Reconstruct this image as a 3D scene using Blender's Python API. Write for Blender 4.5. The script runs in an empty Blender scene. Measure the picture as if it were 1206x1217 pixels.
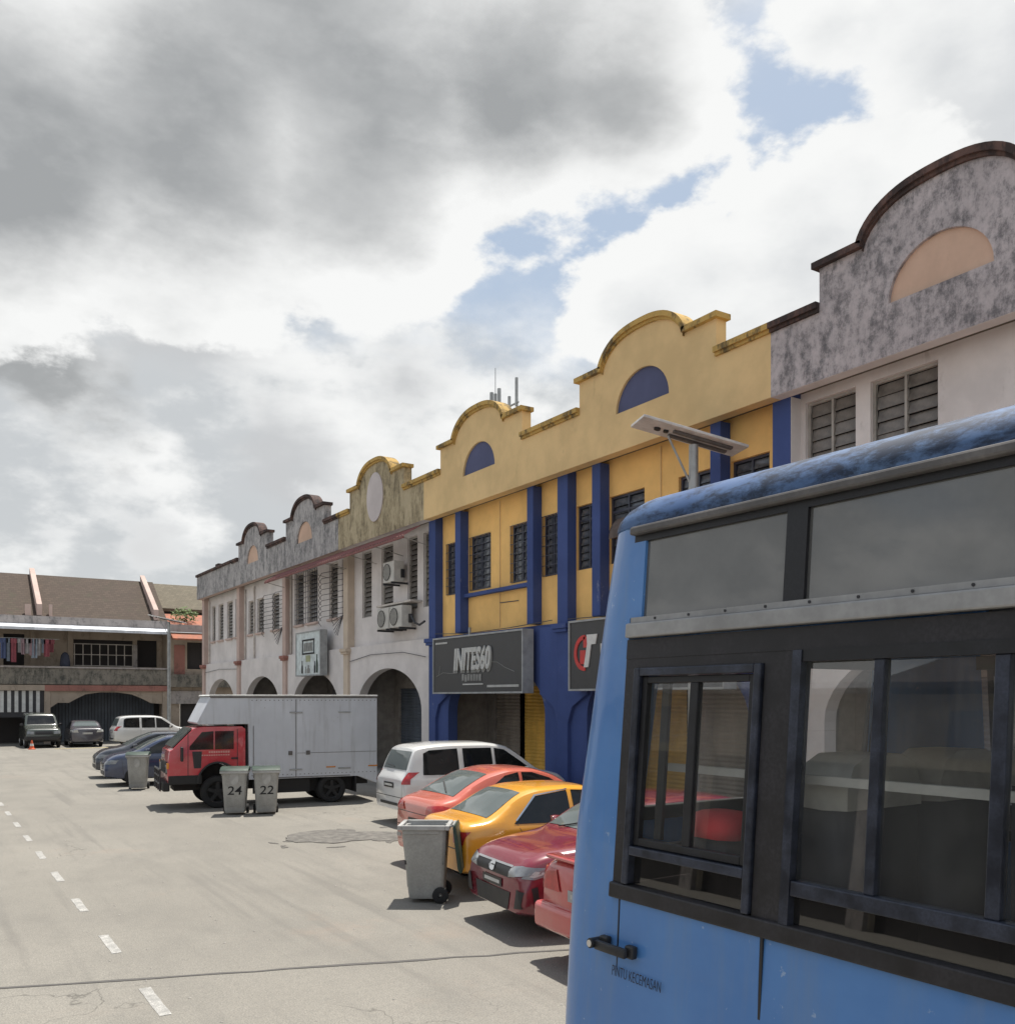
import bpy, bmesh, math, random
from math import radians as R, sin, cos, pi, sqrt
from mathutils import Vector, Matrix
from mathutils.bvhtree import BVHTree
random.seed(7)
sc = bpy.context.scene
COL = sc.collection

# ------------------------------------------------------------------ camera
CAM_H = 2.65
YAW = math.atan(700 / 1100.0)            # street direction lies 32.5 deg left of the view axis
cd = bpy.data.cameras.new('camera'); cam = bpy.data.objects.new('camera', cd); COL.objects.link(cam)
cam.location = (0, 0, CAM_H); cam.rotation_euler = (R(90), 0, -YAW)
cd.sensor_fit = 'HORIZONTAL'; cd.sensor_width = 36.0; cd.lens = 36.0 * 1100 / 1206
cd.shift_y = 221.5 / 1206; cd.clip_start = 0.05; cd.clip_end = 5000
sc.camera = cam
def pix_dir(x, y):
    u = (x - 603) / 1100.0; w = (830 - y) / 1100.0
    return Vector((u * cos(YAW) + sin(YAW), -u * sin(YAW) + cos(YAW), w)).normalized()

# ------------------------------------------------------------------ sun, sky, exposure
SUN = Vector((0.60, 0.50, 2.45)).normalized()     # towards the sun: high, behind the shop row
sd = bpy.data.lights.new('sun', 'SUN'); sun = bpy.data.objects.new('sun', sd); COL.objects.link(sun)
sd.energy = 4.4; sd.angle = R(0.9); sd.color = (1.0, 0.95, 0.87)
sun.rotation_euler = SUN.to_track_quat('Z', 'Y').to_euler(); sun.location = (0, 0, 40)
sc.view_settings.view_transform = 'Standard'; sc.view_settings.look = 'None'
sc.view_settings.exposure = 0.42; sc.view_settings.gamma = 1.0
sc.view_settings.use_curve_mapping = False
sc.cycles.max_bounces = 7; sc.cycles.diffuse_bounces = 3; sc.cycles.transparent_max_bounces = 12; sc.cycles.glossy_bounces = 3

world = bpy.data.worlds.new('World'); sc.world = world; world.use_nodes = True
world.cycles.sampling_method = 'MANUAL'; world.cycles.sample_map_resolution = 256
wn = world.node_tree; wn.nodes.clear()
def N(nt, t, **k):
    n = nt.nodes.new(t)
    for a, b in k.items(): setattr(n, a, b)
    return n
def math_(nt, op, a, b=None, c=None, clamp=False):
    n = N(nt, 'ShaderNodeMath', operation=op, use_clamp=clamp)
    for i, v in enumerate((a, b, c)):
        if v is None: continue
        if isinstance(v, (int, float)): n.inputs[i].default_value = v
        else: nt.links.new(v, n.inputs[i])
    return n.outputs[0]
def vmath(nt, op, a, b=None):
    n = N(nt, 'ShaderNodeVectorMath', operation=op)
    for i, v in enumerate((a, b)):
        if v is None: continue
        if isinstance(v, (tuple, list, Vector)): n.inputs[i].default_value = tuple(v)
        else: nt.links.new(v, n.inputs[i])
    return n
def mapr(nt, v, a, b, c, d, kind='SMOOTHSTEP'):
    n = N(nt, 'ShaderNodeMapRange', interpolation_type=kind)
    nt.links.new(v, n.inputs[0])
    for i, q in enumerate((a, b, c, d)): n.inputs[i + 1].default_value = q
    return n.outputs[0]
def mixc(nt, f, a, b):
    n = N(nt, 'ShaderNodeMix', data_type='RGBA')
    for s, v in ((n.inputs[0], f), (n.inputs[6], a), (n.inputs[7], b)):
        if isinstance(v, (int, float)): s.default_value = v
        elif isinstance(v, tuple): s.default_value = v if len(v) == 4 else (*v, 1)
        else: nt.links.new(v, s)
    return n.outputs[2]
def noise(nt, vec, scale, detail=4, rough=0.55, dist=0.0):
    n = N(nt, 'ShaderNodeTexNoise'); n.inputs['Scale'].default_value = scale
    n.inputs['Detail'].default_value = detail; n.inputs['Roughness'].default_value = rough
    n.inputs['Distortion'].default_value = dist
    if vec is not None: nt.links.new(vec, n.inputs['Vector'])
    return n.outputs['Fac']
def build_sky():
    nt = wn
    sky = N(nt, 'ShaderNodeTexSky', sky_type='NISHITA', sun_disc=False)
    sky.sun_elevation = math.asin(SUN.z); sky.sun_rotation = math.atan2(SUN.x, SUN.y)
    sky.air_density = 1.0; sky.dust_density = 2.5
    blue = vmath(nt, 'MULTIPLY', sky.outputs[0], (0.085, 0.085, 0.085)).outputs[0]
    tc = N(nt, 'ShaderNodeTexCoord'); d = vmath(nt, 'NORMALIZE', tc.outputs['Generated']).outputs[0]
    sep = N(nt, 'ShaderNodeSeparateXYZ'); nt.links.new(d, sep.inputs[0])
    zz = math_(nt, 'ADD', math_(nt, 'MAXIMUM', sep.outputs[2], 0.0), 0.55)
    cmb = N(nt, 'ShaderNodeCombineXYZ')
    nt.links.new(math_(nt, 'DIVIDE', sep.outputs[0], zz), cmb.inputs[0])
    nt.links.new(math_(nt, 'DIVIDE', sep.outputs[1], zz), cmb.inputs[1])
    nt.links.new(math_(nt, 'MULTIPLY', sep.outputs[2], 1.25), cmb.inputs[2])
    P = cmb.outputs[0]
    add = lambda *q: q[0] if len(q) == 1 else math_(nt, 'ADD', q[0], add(*q[1:]))
    mul = lambda p, q: math_(nt, 'MULTIPLY', p, q)
    sub = lambda p, q: math_(nt, 'SUBTRACT', p, q)
    def mx(*q):
        r = q[0]
        for k in q[1:]: r = math_(nt, 'MAXIMUM', r, k)
        return r
    def fbm(vec, scale, det=8, rough=0.56): return noise(nt, vec, scale, det, rough, 0.0)
    off = vmath(nt, 'ADD', P, (0.05, 0.035, 0.085)).outputs[0]
    n0, n1 = fbm(P, 2.2), fbm(off, 2.2)
    e0, e1 = fbm(P, 5.5, 9, 0.58), fbm(off, 5.5, 9, 0.58)
    # edge noise: big lobes plus finer cauliflower
    wob = add(mul(sub(n0, 0.5), 0.30), mul(sub(e0, 0.5), 0.22))
    wob1 = add(mul(sub(n1, 0.5), 0.30), mul(sub(e1, 0.5), 0.22))
    def discs(lst, w):
        out = None
        for px, py, r in lst:
            ang = math_(nt, 'ARCCOSINE', vmath(nt, 'DOT_PRODUCT', d, pix_dir(px, py)).outputs['Value'])
            f = sub(add(w, R(r)), ang); out = f if out is None else math_(nt, 'SMOOTH_MAX', out, f, 0.06)
        return out
    def mass(lst, white, core, d0, d1, soft=0.9, sh=3.2):
        """a cumulus bank: bright ragged rim, darker towards its thick middle, lit from the sun's side"""
        f = discs(lst, wob); m = mapr(nt, f, 0.0, R(soft), 0.0, 1.0)
        depth = mapr(nt, f, R(d0), R(d1), 0.0, 1.0)
        relief = mul(sub(wob, wob1), sh)
        t = math_(nt, 'SUBTRACT', depth, relief, clamp=True)
        return m, mixc(nt, t, white, core)
    low = mapr(nt, sep.outputs[2], 0.24, 0.46, 1.0, 0.0)
    soft = mapr(nt, add(n0, mul(low, 0.34)), 0.44, 0.70, 0.0, 1.0)
    pale = mixc(nt, mapr(nt, add(sub(n0, n1), mul(sub(e0, e1), 0.6)), -0.10, 0.12, 0.0, 1.0), (0.44, 0.46, 0.475), (0.70, 0.705, 0.70))
    col = mixc(nt, soft, mixc(nt, 0.45, blue, (0.47, 0.56, 0.64)), pale)
    W = (0.70, 0.705, 0.70)
    for lst, core, d0, d1, sf in (([(1120, 80, 6.5), (985, 30, 3.6), (1230, 170, 9), (1300, 20, 8)], (0.50, 0.515, 0.53), 1.0, 7.0, 1.4),
                                  ([(950, 310, 8.0), (1030, 225, 6.0), (850, 330, 6.2), (770, 375, 6.4), (880, 430, 7)], (0.50, 0.515, 0.53), 1.5, 8.0, 1.1),
                                  ([(40, 440, 5.5), (150, 455, 3.6), (-80, 420, 6)], (0.29, 0.30, 0.305), -1.5, 4.0, 3.6),
                                  ([(330, 560, 5.5), (480, 450, 5.0), (200, 360, 7)], (0.44, 0.45, 0.46), -2.0, 5.0, 5.6),
                                  ([(170, 655, 2.8), (390, 625, 2.6), (60, 640, 2.0)], (0.54, 0.545, 0.55), 1.0, 4.0, 2.6),
                                  ([(30, 170, 10.0), (230, 150, 10.5), (430, 170, 10.5), (600, 140, 8.5), (740, 130, 7.0), (-180, 150, 12), (330, -60, 9)], (0.275, 0.285, 0.292), 2.0, 9.0, 1.3)):
        m, c = mass(lst, W if sf < 2 else (0.58, 0.59, 0.595), core, d0, d1, sf, 4.2); col = mixc(nt, m, col, c)
    haze = mapr(nt, sep.outputs[2], 0.0, 0.20, 0.45, 0.0)
    col = mixc(nt, haze, col, (0.55, 0.575, 0.575))
    bg = N(nt, 'ShaderNodeBackground'); nt.links.new(col, bg.inputs[0]); bg.inputs[1].default_value = 1.0
    out = N(nt, 'ShaderNodeOutputWorld'); nt.links.new(bg.outputs[0], out.inputs[0])
def N_noise_col(nt, vec, scale):
    n = N(nt, 'ShaderNodeTexNoise'); n.inputs['Scale'].default_value = scale; n.inputs['Detail'].default_value = 5
    nt.links.new(vec, n.inputs['Vector']); return vmath(nt, 'SUBTRACT', n.outputs['Color'], (0.5, 0.5, 0.5)).outputs[0]
build_sky()

# ------------------------------------------------------------------ materials
MATS = {}
def base_mat(name):
    m = bpy.data.materials.new(name); m.use_nodes = True; MATS[name] = m
    nt = m.node_tree; return m, nt, nt.nodes['Principled BSDF']
def coord(nt, kind):
    if kind == 'pos': return N(nt, 'ShaderNodeNewGeometry').outputs['Position']
    return N(nt, 'ShaderNodeTexCoord').outputs['Object']
def scaled(nt, v, s):
    return vmath(nt, 'MULTIPLY', v, s).outputs[0]
def plain(name, col, rough=0.6, metal=0.0, var=0.18, scale=4.0, bump=0.0, kind='obj', spec=0.5, coat=0.0, fine=0.0, bscale=40):
    m, nt, b = base_mat(name); v = coord(nt, kind)
    n = noise(nt, v, scale, 5, 0.6)
    c = mixc(nt, mapr(nt, n, 0.3, 0.7, 0, 1), tuple(q * (1 - var) for q in col), tuple(min(1, q * (1 + var)) for q in col))
    if fine:
        n2 = noise(nt, v, scale * 12, 3, 0.6)
        c = mixc(nt, mapr(nt, n2, 0.35, 0.65, 0, fine), c, tuple(q * 0.5 for q in col))
    nt.links.new(c, b.inputs['Base Color'])
    nt.links.new(mapr(nt, n, 0.3, 0.7, max(0.02, rough * 0.85), min(1, rough * 1.15)), b.inputs['Roughness'])
    b.inputs['Metallic'].default_value = metal; b.inputs['Specular IOR Level'].default_value = spec
    b.inputs['Coat Weight'].default_value = coat; b.inputs['Coat Roughness'].default_value = 0.06
    if bump:
        bp = N(nt, 'ShaderNodeBump'); bp.inputs['Strength'].default_value = bump; bp.inputs['Distance'].default_value = 0.01
        nt.links.new(noise(nt, v, bscale, 4, 0.6), bp.inputs['Height']); nt.links.new(bp.outputs[0], b.inputs['Normal'])
    return m
def plaster(name, col, stain=(0.10, 0.095, 0.09), lo=0.55, hi=0.75, amt=0.8, streak=0.0, patch_scale=1.1, stain2=None, zs=0.45, dist=0.4):
    """painted render with mould and rain streaks"""
    m, nt, b = base_mat(name); v = coord(nt, 'pos')
    n = noise(nt, v, 0.9, 5, 0.6)
    c = mixc(nt, mapr(nt, n, 0.3, 0.7, 0, 1), tuple(q * 0.88 for q in col), tuple(min(1, q * 1.08) for q in col))
    s1 = noise(nt, scaled(nt, v, (1, 1, zs)), patch_scale * 2.2, 10, 0.72 if dist else 0.80, dist)
    s2 = noise(nt, scaled(nt, v, (3.2, 3.2, 0.5)), 1.6, 7, 0.68, 0.5)
    s3 = noise(nt, v, 9.0, 4, 0.65)
    mixn = math_(nt, 'ADD', math_(nt, 'MULTIPLY', s1, 1.0 - streak), math_(nt, 'MULTIPLY', s2, streak))
    mixn = math_(nt, 'ADD', mixn, math_(nt, 'MULTIPLY', math_(nt, 'SUBTRACT', s3, 0.5), 0.22))
    f = mapr(nt, mixn, lo, hi, 0, amt)
    if stain2:
        c = mixc(nt, mapr(nt, mixn, lo - 0.14, hi - 0.05, 0, amt * 0.8), c, stain2)
    c = mixc(nt, f, c, stain)
    nt.links.new(c, b.inputs['Base Color']); b.inputs['Roughness'].default_value = 0.88
    b.inputs['Specular IOR Level'].default_value = 0.25
    bp = N(nt, 'ShaderNodeBump'); bp.inputs['Strength'].default_value = 0.25; bp.inputs['Distance'].default_value = 0.01
    nt.links.new(noise(nt, v, 22, 6, 0.65), bp.inputs['Height']); nt.links.new(bp.outputs[0], b.inputs['Normal'])
    return m
def paint(name, col, rough=0.26, dust_or_sheen=0.07):
    m, nt, b = base_mat(name); v = coord(nt, 'obj')
    n = noise(nt, v, 3.0, 6, 0.65)
    c = mixc(nt, mapr(nt, n, 0.42, 0.72, 0, dust_or_sheen), col, (0.36, 0.33, 0.29))
    nt.links.new(c, b.inputs['Base Color']); b.inputs['Coat Weight'].default_value = 1.0
    b.inputs['Coat Roughness'].default_value = 0.08
    b.inputs['Roughness'].default_value = rough
    return m
def dark_glass(name, col=(0.018, 0.022, 0.024), rough=0.05):
    m, nt, b = base_mat(name); v = coord(nt, 'obj')
    n = noise(nt, v, 2.5, 5, 0.6)
    c = mixc(nt, mapr(nt, n, 0.45, 0.8, 0, 0.05), col, (0.30, 0.28, 0.25))
    nt.links.new(c, b.inputs['Base Color']); b.inputs['Specular IOR Level'].default_value = 0.5
    nt.links.new(mapr(nt, n, 0.4, 0.75, rough, rough + 0.12), b.inputs['Roughness'])
    return m
def clear_glass(name, tint, trans=0.8, dust_or_sheen=0.10, wave=0.0, patchy=1.0):
    """thin pane: see-through with fresnel reflection and a grey film, dusty or standing in for reflected sky"""
    m, nt, b = base_mat(name); nt.nodes.remove(b)
    out = [q for q in nt.nodes if q.type == 'OUTPUT_MATERIAL'][0]
    tr = N(nt, 'ShaderNodeBsdfTransparent'); tr.inputs[0].default_value = (*tint, 1)
    gl = N(nt, 'ShaderNodeBsdfGlossy'); gl.inputs[0].default_value = (1, 1, 1, 1); gl.inputs[1].default_value = 0.015
    df = N(nt, 'ShaderNodeBsdfDiffuse'); df.inputs[0].default_value = (0.37, 0.37, 0.36, 1)
    v = coord(nt, 'pos'); n = noise(nt, v, 3.0, 6, 0.65)
    if wave:
        bp = N(nt, 'ShaderNodeBump'); bp.inputs['Strength'].default_value = wave; bp.inputs['Distance'].default_value = 0.01
        nt.links.new(noise(nt, v, 1.3, 2, 0.5), bp.inputs['Height']); nt.links.new(bp.outputs[0], gl.inputs['Normal'])
    ge = N(nt, 'ShaderNodeNewGeometry')     # Schlick on the outer face of the pane; the inner face only lets light through
    cs = math_(nt, 'ABSOLUTE', vmath(nt, 'DOT_PRODUCT', ge.outputs['Normal'], ge.outputs['Incoming']).outputs['Value'])
    fr = math_(nt, 'ADD', math_(nt, 'MULTIPLY', math_(nt, 'POWER', math_(nt, 'SUBTRACT', 1.0, cs, clamp=True), 5.0), 0.9), 0.085)
    fr = math_(nt, 'MULTIPLY', fr, math_(nt, 'SUBTRACT', 1.0, ge.outputs['Backfacing']), clamp=True)
    a = N(nt, 'ShaderNodeMixShader'); nt.links.new(mapr(nt, n, 0.3, 0.75, dust_or_sheen * (1 - 0.5 * patchy), dust_or_sheen * (1 + 0.6 * patchy)), a.inputs[0])
    nt.links.new(tr.outputs[0], a.inputs[1]); nt.links.new(df.outputs[0], a.inputs[2])
    g = N(nt, 'ShaderNodeMixShader'); nt.links.new(fr, g.inputs[0]); nt.links.new(a.outputs[0], g.inputs[1]); nt.links.new(gl.outputs[0], g.inputs[2])
    nt.links.new(g.outputs[0], out.inputs[0])
    return m
def road_mat():
    m, nt, b = base_mat('road_concrete'); v = coord(nt, 'pos')
    big = noise(nt, v, 0.16, 5, 0.6); mid = noise(nt, scaled(nt, v, (1.0, 0.5, 1)), 0.9, 7, 0.68); fine = noise(nt, v, 60, 3, 0.7); grit = noise(nt, v, 95, 3, 0.6)
    c = mixc(nt, mapr(nt, big, 0.35, 0.65, 0, 1), (0.24, 0.225, 0.196), (0.292, 0.274, 0.239))
    c = mixc(nt, mapr(nt, mid, 0.42, 0.72, 0, 0.75), c, (0.19, 0.18, 0.16))
    c = mixc(nt, mapr(nt, noise(nt, v, 13, 6, 0.7), 0.42, 0.70, 0, 0.55), c, (0.20, 0.19, 0.17))
    c = mixc(nt, mapr(nt, fine, 0.4, 0.66, 0, 0.75), c, (0.155, 0.148, 0.135))
    c = mixc(nt, mapr(nt, grit, 0.56, 0.70, 0, 0.65), c, (0.46, 0.44, 0.40))
    # oil and tyre stains with their own blotchy outline
    oil = noise(nt, v, 0.55, 8, 0.7, 0.6)
    trk = noise(nt, scaled(nt, v, (2.6, 0.12, 1)), 1.0, 6, 0.6)
    c = mixc(nt, mapr(nt, trk, 0.52, 0.72, 0, 0.55), c, (0.16, 0.152, 0.138))
    rst = noise(nt, v, 0.33, 7, 0.7, 0.3)
    c = mixc(nt, mapr(nt, rst, 0.56, 0.72, 0, 0.30), c, (0.31, 0.235, 0.185))
    crk = N(nt, 'ShaderNodeTexVoronoi', feature='DISTANCE_TO_EDGE'); crk.inputs['Scale'].default_value = 0.42
    nt.links.new(vmath(nt, 'ADD', v, vmath(nt, 'MULTIPLY', N_noise_col(nt, v, 1.6), (1.5, 1.5, 0)).outputs[0]).outputs[0], crk.inputs['Vector'])
    cm = math_(nt, 'MULTIPLY', mapr(nt, crk.outputs['Distance'], 0.0, 0.006, 0.75, 0.0), mapr(nt, big, 0.48, 0.62, 0.0, 1.0))
    c = mixc(nt, cm, c, (0.10, 0.095, 0.085))
    c = mixc(nt, mapr(nt, oil, 0.63, 0.74, 0, 0.55), c, (0.15, 0.145, 0.135))
    nt.links.new(c, b.inputs['Base Color']); b.inputs['Roughness'].default_value = 0.9; b.inputs['Specular IOR Level'].default_value = 0.2
    bp = N(nt, 'ShaderNodeBump'); bp.inputs['Strength'].default_value = 0.5; bp.inputs['Distance'].default_value = 0.008
    nt.links.new(fine, bp.inputs['Height']); nt.links.new(bp.outputs[0], b.inputs['Normal'])
    return m
def bus_blue():
    m, nt, b = base_mat('bus_blue'); v = coord(nt, 'obj')
    n = noise(nt, v, 1.6, 6, 0.62); st = noise(nt, scaled(nt, v, (7, 7, 0.6)), 1.5, 5, 0.6); ch = noise(nt, v, 17, 6, 0.7)
    c = mixc(nt, mapr(nt, n, 0.3, 0.7, 0, 1), (0.062, 0.195, 0.49), (0.092, 0.25, 0.565))
    c = mixc(nt, mapr(nt, st, 0.46, 0.78, 0, 0.50), c, (0.16, 0.25, 0.40))
    c = mixc(nt, mapr(nt, ch, 0.655, 0.70, 0, 0.55), c, (0.42, 0.52, 0.66))
    nt.links.new(c, b.inputs['Base Color']); nt.links.new(mapr(nt, n, 0.3, 0.7, 0.32, 0.5), b.inputs['Roughness'])
    b.inputs['Coat Weight'].default_value = 0.35
    bp = N(nt, 'ShaderNodeBump'); bp.inputs['Strength'].default_value = 0.35; bp.inputs['Distance'].default_value = 0.03
    nt.links.new(noise(nt, v, 2.6, 3, 0.5), bp.inputs['Height']); nt.links.new(bp.outputs[0], b.inputs['Normal']); nt.links.new(bp.outputs[0], b.inputs['Coat Normal'])
    return m
def bus_roof():
    m, nt, b = base_mat('bus_roof_blue'); v = coord(nt, 'obj')
    n = noise(nt, scaled(nt, v, (2, 1.0, 2.4)), 6.5, 10, 0.74, 0.2); n2 = noise(nt, v, 2.2, 6, 0.6)
    c = mixc(nt, mapr(nt, n2, 0.3, 0.7, 0, 1), (0.06, 0.115, 0.25), (0.115, 0.19, 0.33))
    c = mixc(nt, mapr(nt, math_(nt, 'ADD', math_(nt, 'MULTIPLY', n, 0.7), math_(nt, 'MULTIPLY', n2, 0.3)), 0.43, 0.58, 0, 0.88), c, (0.014, 0.018, 0.032))
    nt.links.new(c, b.inputs['Base Color']); b.inputs['Roughness'].default_value = 0.62; b.inputs['Specular IOR Level'].default_value = 0.25
    return m
def corrugated(name, col, axis=1, freq=30, var=0.2, rough=0.6):
    m, nt, b = base_mat(name); v = coord(nt, 'pos'); n = noise(nt, scaled(nt, v, (1, 1, 0.4)), 1.7, 6, 0.65)
    c = mixc(nt, mapr(nt, n, 0.35, 0.7, 0, 1), tuple(q * (1 - var) for q in col), tuple(q * (1 + var) for q in col))
    nt.links.new(c, b.inputs['Base Color']); b.inputs['Roughness'].default_value = rough
    return m
def tile_roof(name, col, alt):
    m, nt, b = base_mat(name); v = coord(nt, 'pos')
    br = N(nt, 'ShaderNodeTexBrick'); nt.links.new(scaled(nt, v, (1, 1, 1)), br.inputs['Vector'])
    sx = N(nt, 'ShaderNodeSeparateXYZ'); nt.links.new(v, sx.inputs[0]); cb = N(nt, 'ShaderNodeCombineXYZ')
    nt.links.new(sx.outputs[0], cb.inputs[0]); nt.links.new(sx.outputs[2], cb.inputs[1]); nt.links.new(cb.outputs[0], br.inputs['Vector'])
    br.inputs['Scale'].default_value = 1; br.inputs['Brick Width'].default_value = 0.26; br.inputs['Row Height'].default_value = 0.13; br.inputs['Mortar Size'].default_value = 0.012
    br.inputs['Color1'].default_value = (*col, 1); br.inputs['Color2'].default_value = (*tuple(q * 0.75 for q in col), 1); br.inputs['Mortar'].default_value = (*tuple(q * 0.6 for q in col), 1)
    c = mixc(nt, mapr(nt, noise(nt, v, 0.8, 7, 0.7), 0.5, 0.7, 0, 0.8), br.outputs[0], alt)
    nt.links.new(c, b.inputs['Base Color']); b.inputs['Roughness'].default_value = 0.9
    return m
road_mat(); bus_blue(); bus_roof()
def plaster_obj(name, col):
    """painted sheet metal with rain-streaked grime and a few rust freckles"""
    m, nt, b = base_mat(name); v = coord(nt, 'obj')
    st = noise(nt, scaled(nt, v, (6, 6, 0.5)), 1.4, 6, 0.62); fr = noise(nt, v, 11, 6, 0.7); bg = noise(nt, v, 0.9, 4, 0.6)
    c = mixc(nt, mapr(nt, bg, 0.3, 0.7, 0, 1), tuple(q * 0.90 for q in col), tuple(q * 1.04 for q in col))
    c = mixc(nt, mapr(nt, st, 0.50, 0.78, 0, 0.38), c, (0.24, 0.235, 0.23))
    c = mixc(nt, mapr(nt, fr, 0.66, 0.74, 0, 0.6), c, (0.22, 0.14, 0.10))
    nt.links.new(c, b.inputs['Base Color']); b.inputs['Roughness'].default_value = 0.42
    return m
plaster('ochre_fascia', (0.74, 0.53, 0.27), stain=(0.24, 0.17, 0.09), lo=0.56, hi=0.80, amt=0.55, streak=0.3)
plaster('yellow_wall', (0.89, 0.55, 0.20), stain=(0.36, 0.22, 0.09), lo=0.56, hi=0.80, amt=0.5, streak=0.35)
plaster('ochre_cornice', (0.52, 0.34, 0.11), stain=(0.07, 0.06, 0.045), lo=0.47, hi=0.62, amt=0.8)
plaster('blue_paint', (0.060, 0.092, 0.245), stain=(0.26, 0.28, 0.36), lo=0.64, hi=0.70, amt=0.5)
plaster('lunette_blue', (0.105, 0.115, 0.205), stain=(0.2, 0.2, 0.3), lo=0.62, hi=0.8, amt=0.3)
plaster('pink_wall', (0.71, 0.665, 0.645), stain=(0.26, 0.21, 0.18), lo=0.54, hi=0.80, amt=0.6, streak=0.3)
plaster('pink_mould', (0.57, 0.51, 0.515), stain=(0.10, 0.098, 0.105), lo=0.45, hi=0.66, amt=0.85, streak=0.22, patch_scale=2.0, zs=0.7, dist=0.0, stain2=(0.31, 0.285, 0.29))
plaster('grey_mould', (0.52, 0.49, 0.48), stain=(0.12, 0.12, 0.125), lo=0.42, hi=0.64, amt=0.85, streak=0.25, stain2=(0.34, 0.325, 0.32), dist=0.0, zs=0.7)
plaster('olive_stain', (0.52, 0.44, 0.30), stain=(0.09, 0.075, 0.05), lo=0.45, hi=0.66, amt=0.8, streak=0.35, stain2=(0.33, 0.26, 0.15))
plaster('peach_lunette', (0.64, 0.44, 0.33), stain=(0.3, 0.2, 0.15), lo=0.6, hi=0.8, amt=0.3)
plaster('white_oval', (0.60, 0.54, 0.53), stain=(0.2, 0.17, 0.15), lo=0.58, hi=0.75, amt=0.5, streak=0.5)
plaster('red_cornice', (0.14, 0.085, 0.072), stain=(0.035, 0.03, 0.03), lo=0.38, hi=0.58, amt=0.85)
plaster('peach_pier', (0.55, 0.42, 0.37), stain=(0.25, 0.17, 0.12), lo=0.55, hi=0.75, amt=0.5, streak=0.5)
plaster('cream_pier', (0.60, 0.50, 0.40), stain=(0.22, 0.17, 0.12), lo=0.55, hi=0.75, amt=0.6, streak=0.6)
plaster('far_wall', (0.40, 0.33, 0.265), stain=(0.12, 0.10, 0.08), lo=0.5, hi=0.7, amt=0.6, streak=0.15)
plaster('far_pale', (0.42, 0.38, 0.36), stain=(0.10, 0.10, 0.10), lo=0.46, hi=0.68, amt=0.8, streak=0.25)
plaster('far_balcony', (0.26, 0.235, 0.20), stain=(0.05, 0.055, 0.05), lo=0.42, hi=0.64, amt=0.9, streak=0.2)
plaster('far_red', (0.36, 0.17, 0.14), stain=(0.12, 0.08, 0.07), lo=0.5, hi=0.7, amt=0.6)
plaster('opposite_wall', (0.50, 0.44, 0.35), lo=0.55, hi=0.75, amt=0.6, streak=0.4)
tile_roof('brown_tiles', (0.088, 0.062, 0.046), (0.062, 0.056, 0.034))
tile_roof('grey_tiles', (0.16, 0.135, 0.095), (0.115, 0.105, 0.07))
plain('concrete', (0.34, 0.32, 0.29), 0.9, bump=0.3, kind='pos')
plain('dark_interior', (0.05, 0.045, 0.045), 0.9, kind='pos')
plain('shop_wall', (0.33, 0.30, 0.27), 0.9, kind='pos')
plain('arcade_ceiling', (0.48, 0.42, 0.38), 0.9, kind='pos')
corrugated('shutter_ochre', (0.80, 0.48, 0.10)); corrugated('shutter_grey', (0.26, 0.26, 0.27)); corrugated('gate_brown', (0.36, 0.31, 0.265))
corrugated('awning_red', (0.20, 0.06, 0.052)); corrugated('far_shutter', (0.12, 0.14, 0.17)); corrugated('awning_white', (0.68, 0.70, 0.74))
plain('white_line', (0.43, 0.42, 0.395), 0.8, var=0.35, scale=9, kind='pos', fine=0.95)
plain('yellow_line', (0.58, 0.45, 0.13), 0.8, kind='pos', fine=0.6)
plain('tar', (0.09, 0.085, 0.08), 0.85, kind='pos'); plain('asphalt_dark', (0.165, 0.155, 0.14), 0.95, var=0.45, scale=6, bump=0.8, kind='pos', fine=0.6, bscale=60)
plain('rubber', (0.02, 0.02, 0.021), 0.85); plain('well', (0.008, 0.008, 0.008), 1.0, var=0); plain('alloy', (0.42, 0.42, 0.43), 0.35, 0.8)
plain('black_plastic', (0.022, 0.022, 0.024), 0.5); plain('black_metal', (0.03, 0.03, 0.035), 0.45); plain('chrome', (0.65, 0.65, 0.66), 0.18, 1.0, var=0.05)
plain('bin_grey', (0.34, 0.34, 0.325), 0.55, var=0.12, scale=3, fine=0.25); plain('bin_lid', (0.022, 0.045, 0.032), 0.55); plain('bin_rim', (0.36, 0.36, 0.35), 0.5)
plain('black_ink', (0.012, 0.012, 0.015), 0.7, var=0); plain('white_ink', (0.62, 0.62, 0.60), 0.7, var=0.1); plain('red_ink', (0.55, 0.05, 0.045), 0.6, var=0.1)
plain('pale_mark', (0.52, 0.52, 0.50), 0.7, var=0.1); plain('pink_mark', (0.62, 0.30, 0.27), 0.7, var=0.1); plain('yellow_ink', (0.62, 0.60, 0.30), 0.7); plain('grey_ink', (0.25, 0.25, 0.24), 0.7)
plain('sign_black', (0.038, 0.038, 0.040), 0.45, var=0.25, scale=2); plain('sign_frame', (0.33, 0.34, 0.34), 0.5); plain('sign_mint', (0.60, 0.66, 0.66), 0.5); plain('sign_olive', (0.36, 0.38, 0.22), 0.6)
plain('galv', (0.36, 0.37, 0.37), 0.45, 0.5); plain('panel_white', (0.60, 0.58, 0.56), 0.5); plain('pv', (0.02, 0.03, 0.06), 0.15)
plain('louvre_dusty', (0.17, 0.155, 0.14), 0.35, var=0.3, scale=5); plain('louvre_glass', (0.085, 0.09, 0.10), 0.12, var=0.6, scale=4); plain('frame_grey', (0.36, 0.34, 0.31), 0.6); plain('frame_dark', (0.05, 0.055, 0.08), 0.5); plain('frame_pale', (0.55, 0.50, 0.45), 0.6)
plain('ac_white', (0.52, 0.50, 0.46), 0.5, var=0.15, scale=3); plain('rust', (0.10, 0.075, 0.065), 0.85, var=0.4)
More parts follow.
